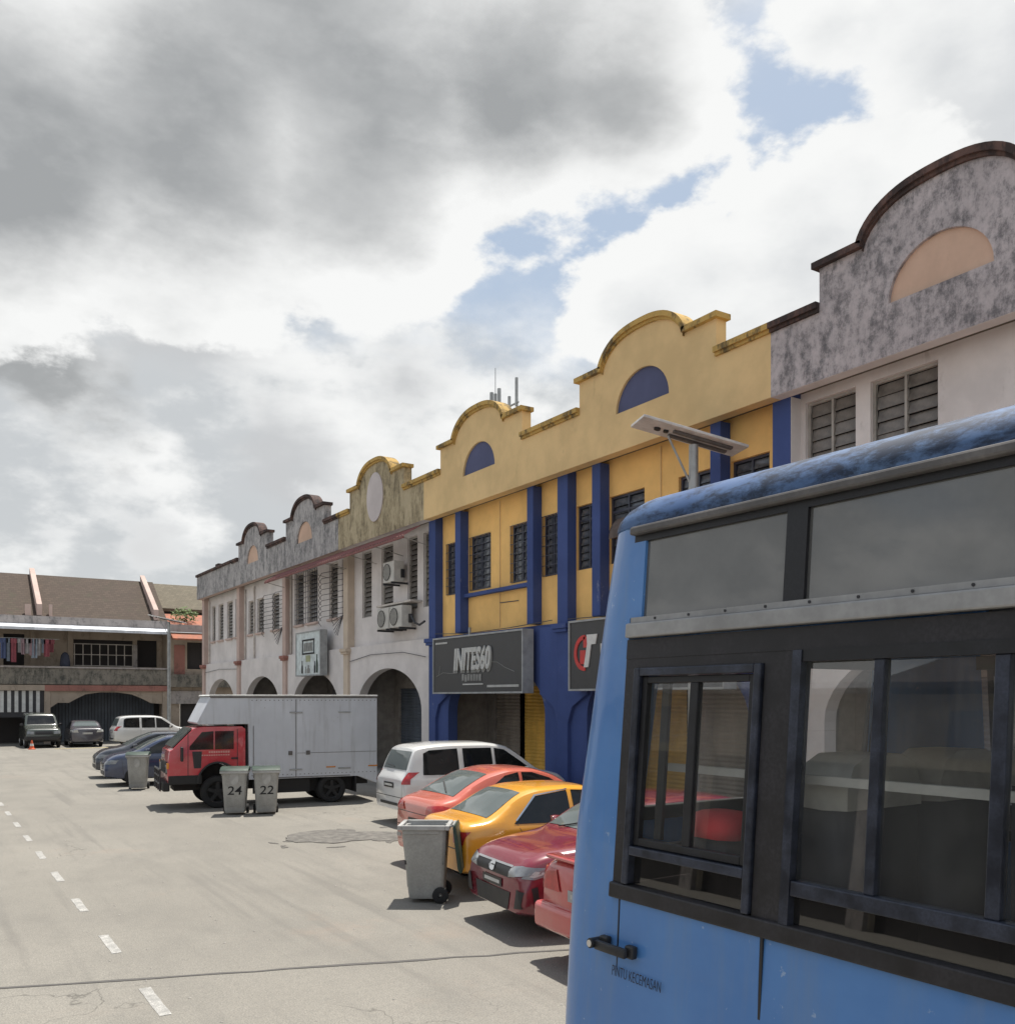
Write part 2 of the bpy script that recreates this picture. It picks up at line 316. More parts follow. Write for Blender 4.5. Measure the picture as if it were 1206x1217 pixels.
plaster_obj('truck_box', (0.56, 0.58, 0.625)); plain('truck_roof', (0.62, 0.62, 0.60), 0.5); paint('truck_red', (0.50, 0.03, 0.045), 0.38, 0.16); plain('chassis', (0.025, 0.024, 0.024), 0.8)
plain('lamp_clear', (0.20, 0.21, 0.22), 0.06, 0.0, var=0.25, scale=9, coat=1.0); plain('lamp_red', (0.42, 0.02, 0.02), 0.12, var=0.2, scale=8, coat=0.6); plain('lamp_amber', (0.65, 0.24, 0.03), 0.15)
plain('plate_black', (0.03, 0.03, 0.03), 0.4); plain('plate_pale', (0.35, 0.35, 0.36), 0.5)
paint('paint_orange', (0.56, 0.125, 0.08)); paint('paint_yellow', (0.80, 0.36, 0.025)); paint('paint_maroon', (0.19, 0.012, 0.028)); paint('paint_red', (0.50, 0.05, 0.05)); paint('paint_white', (0.66, 0.66, 0.65))
paint('paint_navy', (0.02, 0.035, 0.09), 0.3, 0.08); paint('paint_black', (0.025, 0.03, 0.045), 0.3, 0.1); paint('paint_olive', (0.045, 0.055, 0.045)); paint('paint_slate', (0.07, 0.065, 0.08)); paint('paint_silver', (0.55, 0.56, 0.58))
dark_glass('car_glass', (0.008, 0.009, 0.010)); dark_glass('car_glass_sky', (0.10, 0.12, 0.12), 0.03); dark_glass('house_glass', (0.03, 0.033, 0.038), 0.12)  # second one is paler: sky reflected in sloping glass put into its colour
clear_glass('bus_glass', (0.92, 0.93, 0.92), dust_or_sheen=0.05, wave=0.05); clear_glass('bus_glass_smoked', (0.06, 0.06, 0.06), dust_or_sheen=0.34, wave=0.06, patchy=0.3); clear_glass('bus_glass_lower', (0.30, 0.28, 0.29), dust_or_sheen=0.03, wave=0.05)  # smoked panes: heavy grey film stands in for reflected sky
plain('bus_frame', (0.014, 0.014, 0.017), 0.5, var=0.5, scale=9, fine=0.5); plain('bus_frame_worn', (0.020, 0.018, 0.021), 0.5, var=0.6, scale=7, fine=0.6); plain('alu_dull', (0.33, 0.325, 0.32), 0.45, 0.3, var=0.2, scale=3, fine=0.2); plain('alu_dark', (0.036, 0.042, 0.062), 0.34, 0.2, var=0.5, scale=12, fine=0.4)
plain('gutter_grey', (0.13, 0.12, 0.115), 0.6, var=0.3, scale=5, fine=0.3)
plain('seat_vinyl', (0.55, 0.53, 0.50), 0.6, var=0.25); plain('seat_fabric', (0.085, 0.085, 0.10), 0.9); plain('bus_floor', (0.14, 0.13, 0.12), 0.8); plain('bus_ceiling', (0.62, 0.61, 0.58), 0.8); plain('red_cloth', (0.75, 0.05, 0.06), 0.9)
plain('cone_orange', (0.70, 0.13, 0.05), 0.6); plain('foliage', (0.09, 0.14, 0.03), 0.7, var=0.5, scale=20); plain('stem', (0.08, 0.06, 0.04), 0.9); plain('clay', (0.34, 0.13, 0.08), 0.85, var=0.3)
for i, c in enumerate([(0.45, 0.10, 0.13), (0.55, 0.52, 0.52), (0.10, 0.14, 0.30), (0.50, 0.33, 0.36), (0.06, 0.07, 0.12), (0.30, 0.05, 0.07), (0.36, 0.42, 0.50), (0.08, 0.16, 0.13)]):
    plain('cloth_%d' % i, tuple(q * .55 + .02 for q in c), 0.95)

# ------------------------------------------------------------------ mesh helpers
class MB:
    def __init__(s, tf=None): s.v = []; s.f = []; s.tf = tf
    def add(s, vs, fs):
        o = len(s.v); s.v += [tuple(v) for v in vs]; s.f += [tuple(i + o for i in f) for f in fs]; return s
    def box(s, x0, x1, y0, y1, z0, z1):
        return s.add([(x, y, z) for x in (x0, x1) for y in (y0, y1) for z in (z0, z1)],
                     [(0, 1, 3, 2), (4, 6, 7, 5), (0, 4, 5, 1), (2, 3, 7, 6), (0, 2, 6, 4), (1, 5, 7, 3)])
    def prism(s, pts, ax, a, b):
        n = len(pts)
        mk = {'x': lambda p, t: (t, p[0], p[1]), 'y': lambda p, t: (p[0], t, p[1]), 'z': lambda p, t: (p[0], p[1], t)}[ax]
        return s.add([mk(p, a) for p in pts] + [mk(p, b) for p in pts],
                     [tuple(range(n)), tuple(range(2 * n - 1, n - 1, -1))] + [(i, (i + 1) % n, n + (i + 1) % n, n + i) for i in range(n)])
    def strip(s, pa, pb, ax, a, b):
        """band between two polylines, extruded"""
        for i in range(len(pa) - 1): s.prism([pa[i], pa[i + 1], pb[i + 1], pb[i]], ax, a, b)
        return s
    def tube(s, p, q, r, n=10, r2=None, cap=True):
        p = Vector(p); q = Vector(q); d = (q - p).normalized(); r2 = r if r2 is None else r2
        u = d.orthogonal().normalized(); w = d.cross(u)
        vs = [tuple(p + (u * cos(2 * pi * i / n) + w * sin(2 * pi * i / n)) * r) for i in range(n)] + \
             [tuple(q + (u * cos(2 * pi * i / n) + w * sin(2 * pi * i / n)) * r2) for i in range(n)]
        fs = [(i, (i + 1) % n, n + (i + 1) % n, n + i) for i in range(n)]
        if cap: fs += [tuple(range(n - 1, -1, -1)), tuple(range(n, 2 * n))]
        return s.add(vs, fs)
    def path(s, pts, r, n=6):
        for i in range(len(pts) - 1): s.tube(pts[i], pts[i + 1], r, n)
        return s
    def lathe(s, prof, n=28, ax='y'):
        """prof: (radius, along)"""
        vs = []; m = len(prof)
        for k in range(n):
            a = 2 * pi * k / n
            for r, t in prof:
                p = (r * cos(a), t, r * sin(a)) if ax == 'y' else (r * cos(a), r * sin(a), t)
                vs.append(p)
        fs = [(k * m + j, k * m + j + 1, ((k + 1) % n) * m + j + 1, ((k + 1) % n) * m + j) for k in range(n) for j in range(m - 1)]
        return s.add(vs, fs)
    def loft(s, rings, closed=True, cap=True):
        n = len(rings[0]); o = []
        for r in rings: o += r
        m = n if closed else n - 1
        fs = [(k * n + j, k * n + (j + 1) % n, (k + 1) * n + (j + 1) % n, (k + 1) * n + j) for k in range(len(rings) - 1) for j in range(m)]
        if cap and closed: fs += [tuple(range(n - 1, -1, -1)), tuple(range((len(rings) - 1) * n, len(rings) * n))]
        return s.add(o, fs)
    def mesh(s, name, bevel=0.0, smooth=None, seg=2):
        me = bpy.data.meshes.new(name)
        vs = [s.tf(v) for v in s.v] if s.tf else s.v
        me.from_pydata(vs, [], s.f)
        bm = bmesh.new(); bm.from_mesh(me)
        bmesh.ops.recalc_face_normals(bm, faces=bm.faces)
        if bevel:
            es = [e for e in bm.edges if len(e.link_faces) == 2 and e.calc_face_angle(0) > R(30)]
            bmesh.ops.bevel(bm, geom=es, offset=bevel, segments=seg, affect='EDGES', clamp_overlap=True, profile=0.5)
        bm.to_mesh(me); bm.free()
        if smooth is not None:
            me.polygons.foreach_set('use_smooth', [True] * len(me.polygons)); me.set_sharp_from_angle(angle=R(smooth))
        return me
    def build(s, name, mat, parent=None, bevel=0.0, smooth=None, loc=None, rot=None, seg=2):
        return ob(name, s.mesh(name, bevel, smooth, seg), mat, parent, loc, rot)
def ob(name, me, mat=None, parent=None, loc=None, rot=None):
    o = bpy.data.objects.new(name, me); COL.objects.link(o)
    if mat is not None and me is not None and len(me.materials) == 0: me.materials.append(MATS[mat])
    if parent is not None: o.parent = parent
    if loc is not None: o.location = loc
    if rot is not None: o.rotation_euler = rot
    return o
def tag(o, label, cat, group=None):
    o['label'] = label; o['category'] = cat
    if group: o['group'] = group
    return o
def thing(name, label, cat, loc=(0, 0, 0), rz=0.0, group=None):
    o = ob(name, None, loc=loc, rot=(0, 0, rz)); o.empty_display_size = 0.3
    return tag(o, label, cat, group)
def struct(o): o['kind'] = 'structure'; return o
def stuff(o): o['kind'] = 'stuff'; return o
def box(name, mat, parent, x0, x1, y0, y1, z0, z1, bevel=0.0, **k):
    return MB().box(x0, x1, y0, y1, z0, z1).build(name, mat, parent, bevel, **k)
def text_mesh(body, size=1.0, extrude=0.0, shear=0.0, align='CENTER', bold=0.0, xs=1.0):
    cu = bpy.data.curves.new('t', 'FONT'); cu.body = body; cu.size = size; cu.extrude = extrude; cu.shear = shear
    cu.align_x = align; cu.align_y = 'CENTER'; cu.offset = bold; cu.resolution_u = 3
    o = bpy.data.objects.new('t', cu); COL.objects.link(o)
    bpy.context.view_layer.update()
    me = bpy.data.meshes.new_from_object(o.evaluated_get(bpy.context.evaluated_depsgraph_get()))
    bpy.data.objects.remove(o); bpy.data.curves.remove(cu)
    if xs != 1.0: me.transform(Matrix.Diagonal((xs, 1, 1, 1)))
    return me
FACE_NEG_X = Matrix(((0, 0, -1, 0), (-1, 0, 0, 0), (0, 1, 0, 0), (0, 0, 0, 1)))   # text reads from -X (text right = -Y)
FACE_NEG_Y = Matrix(((1, 0, 0, 0), (0, 0, -1, 0), (0, 1, 0, 0), (0, 0, 0, 1)))   # text reads from -Y (text right = +X)
def lettering(name, body, mat, parent, loc, facing, **k):
    me = text_mesh(body, **k); me.transform(facing); me.materials.clear()
    return ob(name, me, mat, parent, loc)

# ------------------------------------------------------------------ ground
g = MB(); NG = 40
g.add([(-400, -300, 0), (500, -300, 0), (500, 700, 0), (-400, 700, 0)], [(0, 1, 2, 3)])
ground = struct(g.build('ground', 'road_concrete'))
dash = None
for k in range(9):
    y0 = 8.05 + 2.23 * k
    rnd = random.Random(k)
    m = MB(); n = 8; L = 0.86
    a = [(1.69 + rnd.uniform(-.005, .005), y0 + L * i / n) for i in range(n + 1)]; b = [(1.79 + rnd.uniform(-.005, .005), y0 + L * i / n) for i in range(n + 1)]
    m.strip(a, b, 'z', 0.0005, 0.004)
    m.build('lane_dash', 'white_line', ground)
m = MB(); rnd = random.Random(3); pa = []; pb = []
for i in range(41):
    x = -1.0 + 12.5 * i / 40; y = 9.80 - 0.335 * x + rnd.uniform(-.025, .025); w = 0.018 + rnd.uniform(0, .016)
    pa.append((x, y - w)); pb.append((x, y + w))
m.strip(pa, pb, 'z', 0.0005, 0.005); m.build('tar_joint', 'tar', ground)
def blotch(name, mat, cx, cy, rx, ry, z, seed, rot=0.0, n=44):
    rnd = random.Random(seed); ph = [rnd.uniform(0, 6.28) for _ in range(6)]; pts = []
    for i in range(n):
        a = 2 * pi * i / n; r = 1 + sum(sin((j + 2) * a + ph[j]) * 0.12 / (1 + 0.45 * j) for j in range(6)) + rnd.uniform(-.04, .04)
        x, y = rx * r * cos(a), ry * r * sin(a)
        pts.append((cx + x * cos(rot) - y * sin(rot), cy + x * sin(rot) + y * cos(rot)))
    return MB().prism(pts, 'z', 0.0005, z).build(name, mat, ground)
blotch('asphalt_patch', 'asphalt_dark', 6.75, 16.75, 0.95, 0.85, 0.012, 5, 0.5)
blotch('asphalt_patch', 'asphalt_dark', 7.9, 16.05, 0.75, 0.6, 0.011, 9, 0.2)
rnd = random.Random(21)
for i in range(26):
    a = rnd.uniform(0, 6.28); r = rnd.uniform(.85, 1.35)
    blotch('asphalt_crumb', 'asphalt_dark', 7.15 + 1.5 * r * cos(a), 16.5 + .85 * r * sin(a), rnd.uniform(.04, .16), rnd.uniform(.03, .10), .006 + i * .0001, 30 + i, rnd.uniform(0, 3), 14)
MB().box(6.0, 16.0, 53.35, 53.55, 0.0005, 0.005).build('yellow_line', 'yellow_line', ground)
# loose grit along the parking strip, far too small to count
rnd = random.Random(11); m = MB()
for i in range(260):
    x = rnd.uniform(1.5, 8.5); y = rnd.uniform(6, 26); s = rnd.uniform(.006, .02)
    m.add([(x - s, y, 0.002), (x, y - s, 0.002), (x + s, y, 0.002), (x, y + s, 0.002), (x, y, s * 0.8)], [(0, 1, 4), (1, 2, 4), (2, 3, 4), (3, 0, 4)])
stuff(m.build('road_grit', 'concrete', ground))

# ------------------------------------------------------------------ the shop row
XC = 12.82; UW = 6.59; Y0 = 4.60             # pier face, unit width, start of the nearest unit
XPF, XPB = -0.24, 0.02                        # parapet front / back relative to the pier face
XW, XW2 = 0.29, 0.52                           # recessed upper wall
ZF, ZTOP, ZSH, ZPK = 7.92, 9.10, 9.76, 10.37   # fascia bottom, flat parapet, shoulder, peak
ZLB, ZLH, RL = 8.72, 0.76, 0.83                # lunette base, height, half width
ZM = 4.45                                      # top of the arcade wall
def wall_open(m, y0, y1, z0, z1, ops, x0, x1):
    """wall slab with rectangular openings (ya, yb, za, zb), cut into butted blocks"""
    ys = sorted({y0, y1, *[o[0] for o in ops], *[o[1] for o in ops]})
    for a, b in zip(ys, ys[1:]):
        mid = (a + b) / 2; cur = z0
        for o in sorted([o for o in ops if o[0] <= mid <= o[1]], key=lambda o: o[2]):
            if o[2] > cur + 1e-4: m.box(x0, x1, a, b, cur, o[2])
            cur = o[3]
        if cur < z1 - 1e-4: m.box(x0, x1, a, b, cur, z1)
    return m
def arc_pts(yc, ry, zb, h, n=18, a0=0.0, a1=pi):
    return [(yc + ry * cos(a0 + (a1 - a0) * i / n), zb + h * sin(a0 + (a1 - a0) * i / n)) for i in range(n + 1)]
YC = UW / 2
YB = YC + 0.14                                 # the gable sits a little off centre
def bump_top():
    """shoulder - ogee - arch - ogee - shoulder, from high y to low y"""
    hw = 2.12; ra = 1.27
    arch = arc_pts(YB, ra, ZSH, ZPK - ZSH, 26)
    pts = [(YB + hw, ZSH)]
    for y, z in arch:
        dy = abs(y - YB) / ra
        zz = max(ZSH, ZSH + (ZPK - ZSH) * (1 - dy ** 2.6) ** 0.62 if dy < 1 else ZSH)
        pts.append((y, zz))
    pts.append((YB - hw, ZSH))
    return pts
def parapet(unit, style):
    mat, cor = style['fascia'], style['cornice']
    if style.get('flat'):
        MB().box(XPF, XPB, 0, UW, ZF, ZTOP).build('parapet', mat, unit)
        MB().box(XPF - .09, XPB + .03, -0.0, UW, ZTOP, ZTOP + .13).build('cornice', cor, unit, bevel=.02)
        box('parapet_upstand', cor, unit, XPF + .02, XPB, UW * .38, UW * .46, ZTOP + .13, ZTOP + .28)
        return
    top = bump_top(); hw = 2.12
    lun = arc_pts(YB, RL, ZLB, ZLH, 20)       # from +y to -y
    m = MB()
    if style.get('oval'):
        poly = [(0, ZF), (UW, ZF), (UW, ZTOP), (YB + hw, ZTOP)] + top + [(YB - hw, ZTOP), (0, ZTOP)]
        m.prism(poly, 'x', XPF, XPB).build('parapet', mat, unit)
        ov = [(YB + .62 * cos(2 * pi * i / 32), 9.22 + .80 * sin(2 * pi * i / 32)) for i in range(32)]
        MB().prism(ov, 'x', XPF - .03, XPF + .02).build('medallion', 'white_oval', unit)
    else:
        m.box(XPF, XPB, 0, UW, ZF, ZLB)
        poly = [(0, ZLB)] + lun[::-1] + [(UW, ZLB), (UW, ZTOP), (YB + hw, ZTOP)] + top + [(YB - hw, ZTOP), (0, ZTOP)]
        m.prism(poly, 'x', XPF, XPB)
        m.build('parapet', mat, unit)
        MB().prism(lun, 'x', XPF + .055, XPB - .02).build('lunette', style['lunette'], unit)
    t = .105; x0, x1 = XPF - .10, XPB + .03
    for ya, yb in ((0, YB - hw), (YB + hw, UW)):
        MB().box(x0, x1, ya, yb, ZTOP, ZTOP + t).box(x0 + .05, x0 + .101, ya, yb, ZTOP - .06, ZTOP).build('cornice', cor, unit)
    c = MB()
    low = [(YB + hw + .09, ZSH)] + top[1:-1] + [(YB - hw - .09, ZSH)]
    up = []
    for i, p in enumerate(low):
        a = Vector(low[max(0, i - 1)]); b = Vector(low[min(len(low) - 1, i + 1)]); d = (b - a).normalized()
        up.append((p[0] + d.y * t, p[1] - d.x * t) if 0 < i < len(low) - 1 else (p[0], p[1] + t))
    low2 = [(p[0], p[1] - .06) for p in low]
    c.strip(low, up, 'x', x0, x1); c.strip(low2[1:-1], low[1:-1], 'x', x0 + .05, x0 + .101)
    c.build('cornice', cor, unit)
LOUVRE_CACHE = {}
def louvre_window(unit, ya, yb, za, zb, style, slats=True, bars=1, pane_h=0.155, transom=None):
    """steel louvre window set in the wall; frame is the part, blades its pieces"""
    fm = style['frame']; d0, d1 = XW + .07, XW + .13; t = .05
    f = MB().box(d0, d1, ya, ya + t, za, zb).box(d0, d1, yb - t, yb, za, zb).box(d0, d1, ya + t, yb - t, za, za + t).box(d0, d1, ya + t, yb - t, zb - t, zb)
    n = bars
    cols = []
    for i in range(n + 1):
        a = ya + t + (yb - ya - 2 * t) * i / (n + 1); b = ya + t + (yb - ya - 2 * t) * (i + 1) / (n + 1)
        cols.append((a + .02, b - .02))
        if i: f.box(d0, d1, a - .022, a + .022, za + t, zb - t)
    if transom: f.box(d0 + .003, d1 - .003, ya + t, yb - t, transom, transom + .05)
    win = f.build('window', fm, unit)
    for a, b in cols:
        zs = []; z = za + t + .02
        while z + pane_h < zb - t: zs.append(z); z += pane_h
        if not zs: continue
        ph = (zb - za - 2 * t - .02) / len(zs)
        key = (round(b - a, 3), round(ph, 3), slats)
        tilt = random.uniform(.03, .07)
        if slats:
            if key not in LOUVRE_CACHE:
                LOUVRE_CACHE[key] = MB().prism([(-.016, ph * .02), (-.011, ph * .0), (.026, ph * .93), (.021, ph * .98)], 'y', 0, b - a).mesh('louvre')
            for i, z in enumerate(zs):
                me = LOUVRE_CACHE[key]
                ob('louvre', me, style.get('louvre', 'louvre_dusty'), win, (d0 + .03, a, za + t + .01 + i * ph), (0, random.choice((-.05, 0, .03, .10)) + random.uniform(-.03, .03), 0))
        else:
            q = MB()
            for i in range(len(zs)):
                zz = za + t + .01 + i * ph
                q.prism([(d0 - .005, zz), (d0 + .001, zz), (d0 + .075, zz + ph * .93), (d0 + .069, zz + ph * .98)], 'y', a, b)
            stuff(q.build('louvre_blades', style.get('louvre', 'louvre_dusty'), win))
    MB().box(d1 + .03, d1 + .05, ya, yb, za, zb).build('dark_pane', 'house_glass', win)
    if style.get('sill'):
        MB().box(XW - .10, XW + .07, ya - .06, yb + .06, za - .09, za).build('window_sill', style['sill'], unit, bevel=.012)
    return win
def grille(unit, ya, yb, za, zb, mat='frame_dark', n=5, rows=6, x=None):
    x = XW - .035 if x is None else x
    m = MB()
    for i in range(n + 1):
        y = ya + (yb - ya) * i / n; m.box(x, x + .014, y - .007, y + .007, za, zb)
    for j in range(rows + 1):
        z = za + (zb - za) * j / rows; m.box(x - .014, x, ya, yb, z - .007, z + .007)
    return m.build('window_grille', mat, unit)
def shutter(name, mat, parent, ya, yb, za, zb, x, pitch=.1):
    m = MB(); z = za; k = 0
    while z < zb - 1e-3:
        z2 = min(zb, z + pitch)
        m.add([(x, ya, z), (x - .022, ya, z + (z2 - z) * .5), (x, ya, z2), (x, yb, z), (x - .022, yb, z + (z2 - z) * .5), (x, yb, z2)],
              [(0, 1, 4, 3), (1, 2, 5, 4)]); z = z2
    return m.build(name, mat, parent)
def pier(unit, y, style, cap=True, w=.41):
    m = MB().box(.03, XW2 - .01, y - w / 2, y + w / 2, 0, ZF + .1)
    p = m.build('pier', style['pier'], unit, bevel=.012)
    if cap:
        MB().box(-.09, .30, y - w / 2 - .09, y + w / 2 + .09, 4.30, 4.42).box(-.05, .30, y - w / 2 - .05, y + w / 2 + .05, 4.22, 4.30).build('pier_cap', style.get('cap', style['pier']), p, bevel=.01)
def shop_unit(k, style, label):
    y0 = Y0 + UW * k
    u = thing('shophouse', label, 'shophouse', (XC, y0, 0), 0, 'two storey shophouses in the right hand terrace')
    parapet(u, style)
    # upper wall with its openings
    ops = [(o[0], o[1], o[2], o[3]) for o in style['windows']]
    wall_open(MB(), 0, UW, ZM, ZF + .1, ops, XW, XW2).build('upper_wall', style['wall'], u)
    box('eaves_soffit', style['soffit'], u, XPB + .001, XW2, 0, UW, ZF + .1, ZF + .25)
    box('eaves_soffit', style['soffit'], u, XPF + .004, XPB, 0.003, UW - .003, ZF - .004, ZF)
    for o in style['windows']:
        louvre_window(u, *o[:4], style, slats=style.get('slats', False), bars=style.get('bars', 1), transom=style.get('transom'), pane_h=style.get('pane_h', .155))
        if style.get('grille'): grille(u, o[0] + .02, o[1] - .02, o[2] + .02, o[3] - .02, style['grille'])
    pier(u, 0, style if not style.get('end_blue') else yel)
    # arcade wall with an arch
    yc, ra, sp, ah = YC, style.get('arch_r', 2.45), style.get('spring', 2.25), style.get('arch_h', 1.38)
    poly = [(0.2, 0.15), (yc - ra, .15)] + arc_pts(yc, ra, sp, ah, 24)[::-1] + [(yc + ra, .15), (UW - .2, .15), (UW - .2, ZM), (.2, ZM)]
    MB().prism(poly, 'x', .12, .42).build('arcade_wall', style['arcade'], u)
    box('arcade_ceiling', 'arcade_ceiling', u, .42, 2.2, 0, UW, 4.28, ZM)
    box('walkway_slab', 'concrete', u, -.45, 14, 0, UW, -.05, .15, bevel=.015)
    # shop front behind the walkway
    fr = MB(); wall_open(fr, 0.12, UW - .12, .15, 4.28, [(.5, UW - .5, .15, 3.0)], 1.9, 2.1); fr.build('shop_front_wall', 'shop_wall', u)
    for i, (a, b, kind) in enumerate(style.get('shutters', [(.5, UW - .5, 'shutter_grey')])):
        shutter('roller_shutter', kind, u, a + .03, b - .03, .15, 3.0, 1.98)
    if k >= 0:
        box('party_wall', 'shop_wall', u, .43, 13.8, -.1, .1, .15, ZF)
    rf = MB().prism([(XPB + .02, 8.0), (XPB + .02, 8.2), (6.8, 9.6), (13.9, 8.2), (13.9, 8.0)], 'y', 0, UW); rf.build('roof', 'grey_tiles', u)
    box('rear_wall', 'shop_wall', u, 13.6, 13.8, .1, UW, .15, 8.0)
    return u
WZ0, WZ1 = 5.64, 7.74
pink = dict(fascia='pink_mould', cornice='red_cornice', lunette='peach_lunette', wall='pink_wall', soffit='pink_wall', pier='pink_wall', arcade='pink_wall', frame='frame_grey',
            windows=[(.3, 1.1, WZ0, WZ1 + .08), (1.4, 2.55, WZ0, WZ1 + .08), (3.78, 4.97, WZ0, WZ1 + .08), (5.25, 6.28, WZ0, WZ1 + .08)], slats=True, bars=1, transom=6.3, pane_h=.19)
ywz = (5.66, 7.17)
yel = dict(fascia='ochre_fascia', cornice='ochre_cornice', lunette='lunette_blue', wall='yellow_wall', soffit='ochre_fascia', pier='blue_paint', arcade='blue_paint', frame='frame_dark', louvre='louvre_glass', slats=True, bars=1)
y1 = dict(yel, windows=[(.50, 1.45, *ywz), (1.87, 2.90, *ywz), (3.95, 5.15, *ywz), (5.50, 6.38, *ywz)], shutters=[(.5, 2.3, 'shutter_ochre'), (2.5, 4.2, 'gate_brown'), (4.4, 6.09, 'shutter_ochre')], transom=6.8)
y2 = dict(yel, windows=[(.42, 1.18, *ywz), (1.70, 2.65, *ywz), (3.66, 4.78, *ywz), (5.35, 6.14, *ywz)], shutters=[(.5, 2.65, 'shutter_ochre'), (2.85, 4.55, 'shutter_ochre'), (4.75, 6.09, 'gate_brown')], grille='frame_dark')
stained = dict(end_blue=True, shutters=[(.5, UW - .5, 'far_shutter')], fascia='olive_stain', cornice='ochre_cornice', oval=True, wall='pink_wall', soffit='pink_wall', pier='cream_pier', arcade='pink_wall', frame='frame_grey', windows=[(.45, 1.05, 5.45, WZ1), (1.45, 2.15, 5.45, WZ1), (3.2, 4.1, 5.45, WZ1), (4.9, 5.7, 5.45, WZ1)], bars=0, cap='cream_pier')
grey4 = dict(fascia='grey_mould', cornice='red_cornice', lunette='peach_lunette', wall='pink_wall', soffit='peach_pier', pier='cream_pier', arcade='pink_wall', frame='frame_pale', sill='peach_pier', windows=[(.35, .95, WZ0, WZ1), (1.35, 2.2, WZ0, WZ1), (3.4, 4.5, WZ0, WZ1), (4.95, 5.9, WZ0, WZ1)], bars=0, cap='cream_pier')
grey5 = dict(grey4, pier='peach_pier', cap='far_red', windows=[(.35, .95, WZ0, 7.2), (1.35, 2.25, WZ0, 7.2), (3.45, 4.45, WZ0, 7.2), (4.95, 5.75, WZ0, 7.2)])
grey6 = dict(grey4, pier='peach_pier', cap='far_red', flat=True, windows=[(.35, 1.3, WZ0, 7.5), (1.75, 2.75, WZ0, 7.5), (3.4, 4.3, WZ0, 7.5), (4.9, 5.6, WZ0, 7.5)])
U = [shop_unit(0, pink, 'pale pink shophouse with black mouldy parapet and dark red coping'),
     shop_unit(1, y1, 'yellow and blue shophouse beside the mouldy pink one, red and white logo sign'),
     shop_unit(2, y2, 'yellow and blue shophouse with large silver lettered black signboard'),
     shop_unit(3, stained, 'brown streaked shophouse with white oval medallion and air conditioners'),
     shop_unit(4, grey4, 'grey mouldy shophouse with mint green signboard above its arch'),
     shop_unit(5, grey5, 'grey mouldy shophouse between the mint signboard house and the flat-topped end house'),
     shop_unit(6, grey6, 'end shophouse of the terrace with a flat grey parapet')]
pier(U[6], UW - .2, grey6)
box('pier_side_render', 'pink_wall', U[1], .034, XW2 - .02, -.211, -.206, 0.15, ZF)
# yellow houses: thin blue fins and sill band
for u, fins, band in ((U[1], [(1.60, .27), (5.29, .30)], None), (U[2], [(1.36, .27), (5.02, .30)], (1.50, 4.87))):
    for yf, w in fins:
        box('fin', 'blue_paint', u, .02, XW, yf - w / 2, yf + w / 2, ZM + .05, ZF, bevel=.008)
    if band: box('sill_band', 'blue_paint', u, XW - .16, XW, band[0], band[1], 5.48, 5.58, bevel=.006)
    # spandrel brackets beside the signboard
    for s, yy in ((1, .2), (-1, UW - .2)):
        MB().prism([(yy, 2.05), (yy + s * .18, 2.45), (yy + s * .75, 2.75), (yy + s * .75, 4.38), (yy, 4.38)], 'x', .03, .119).build('bracket', 'blue_paint', u, bevel=.01)
# cables, pipes on the terrace
def cable(name, label, pts, r=.012, mat='black_metal', group=None):
    o = MB().path(pts, r).build(name, mat, smooth=40); return tag(o, label, 'cable' if name != 'drain_pipe' else 'pipe', group)
# awnings
def awning(unit, ya, yb, mat='awning_red'):
    n = int((yb - ya) / .09); m = MB()
    xa, za, xb, zb = XPF + .02, 7.80, XPF - .55, 7.46
    prev = None
    for i in range(n + 1):
        y = ya + (yb - ya) * i / n; d = .018 * (1 if i % 2 else -1)
        cur = [(xa, y, za + d), (xb, y, zb + d)]
        if prev: m.add([prev[0], prev[1], cur[1], cur[0]], [(0, 1, 2, 3)])
        prev = cur
    a = m.build('awning_sheet', mat, unit)
    MB().box(xb - .01, xb + .03, ya, yb, zb - .085, zb - .02).build('awning_edge', mat, unit)
    k = int((yb - ya) / 2.0)
    for i in range(k + 1):
        y = ya + .1 + (yb - ya - .2) * i / k
        MB().tube((XW - .02, y, 7.2), (xb + .03, y, zb - .04), .013, 6).build('awning_bracket', 'frame_grey', unit)
awning(U[3], 0.25, UW); awning(U[4], 0, UW)
for u, ya in ((U[1], 3.42), (U[2], 3.18)):
    MB().tube((XW - .012, ya, ZM + .1), (XW - .012, ya, ZF), .014, 6).build('conduit', 'ochre_fascia', u)
    MB().path([(XW - .012, ya, 5.2), (XW - .012, ya - .9, 5.18)], .012, 5).build('conduit', 'frame_dark', u)
MB().path([(-.02, .35, 4.52), (-.03, 2.2, 4.46), (-.03, 4.4, 4.44), (-.02, 6.3, 4.54)], .012, 4).build('wall_cable', 'black_metal', U[2])
MB().path([(-.02, .3, 4.50), (-.03, 3.2, 4.43), (-.02, 6.3, 4.50)], .012, 4).build('wall_cable', 'black_metal', U[1])
# small canopy over yellow house 1 window (dark, half hidden by the bus)
def canopy(unit, ya, yb):
    n = 10; m = MB(); rows = []
    for i in range(n + 1):
        a = pi / 2 * i / n; rows.append((XW - .50 * sin(a), 6.12 + .50 * cos(a)))
    m.strip(rows, [(x, z - .02) for x, z in rows], 'y', ya, yb); m.prism(rows + [(XW, 6.12)], 'y', ya, ya + .02); m.prism(rows + [(XW, 6.12)], 'y', yb - .02, yb)
    m.build('window_canopy', 'rust', unit)
canopy(U[1], 3.75, 4.55)

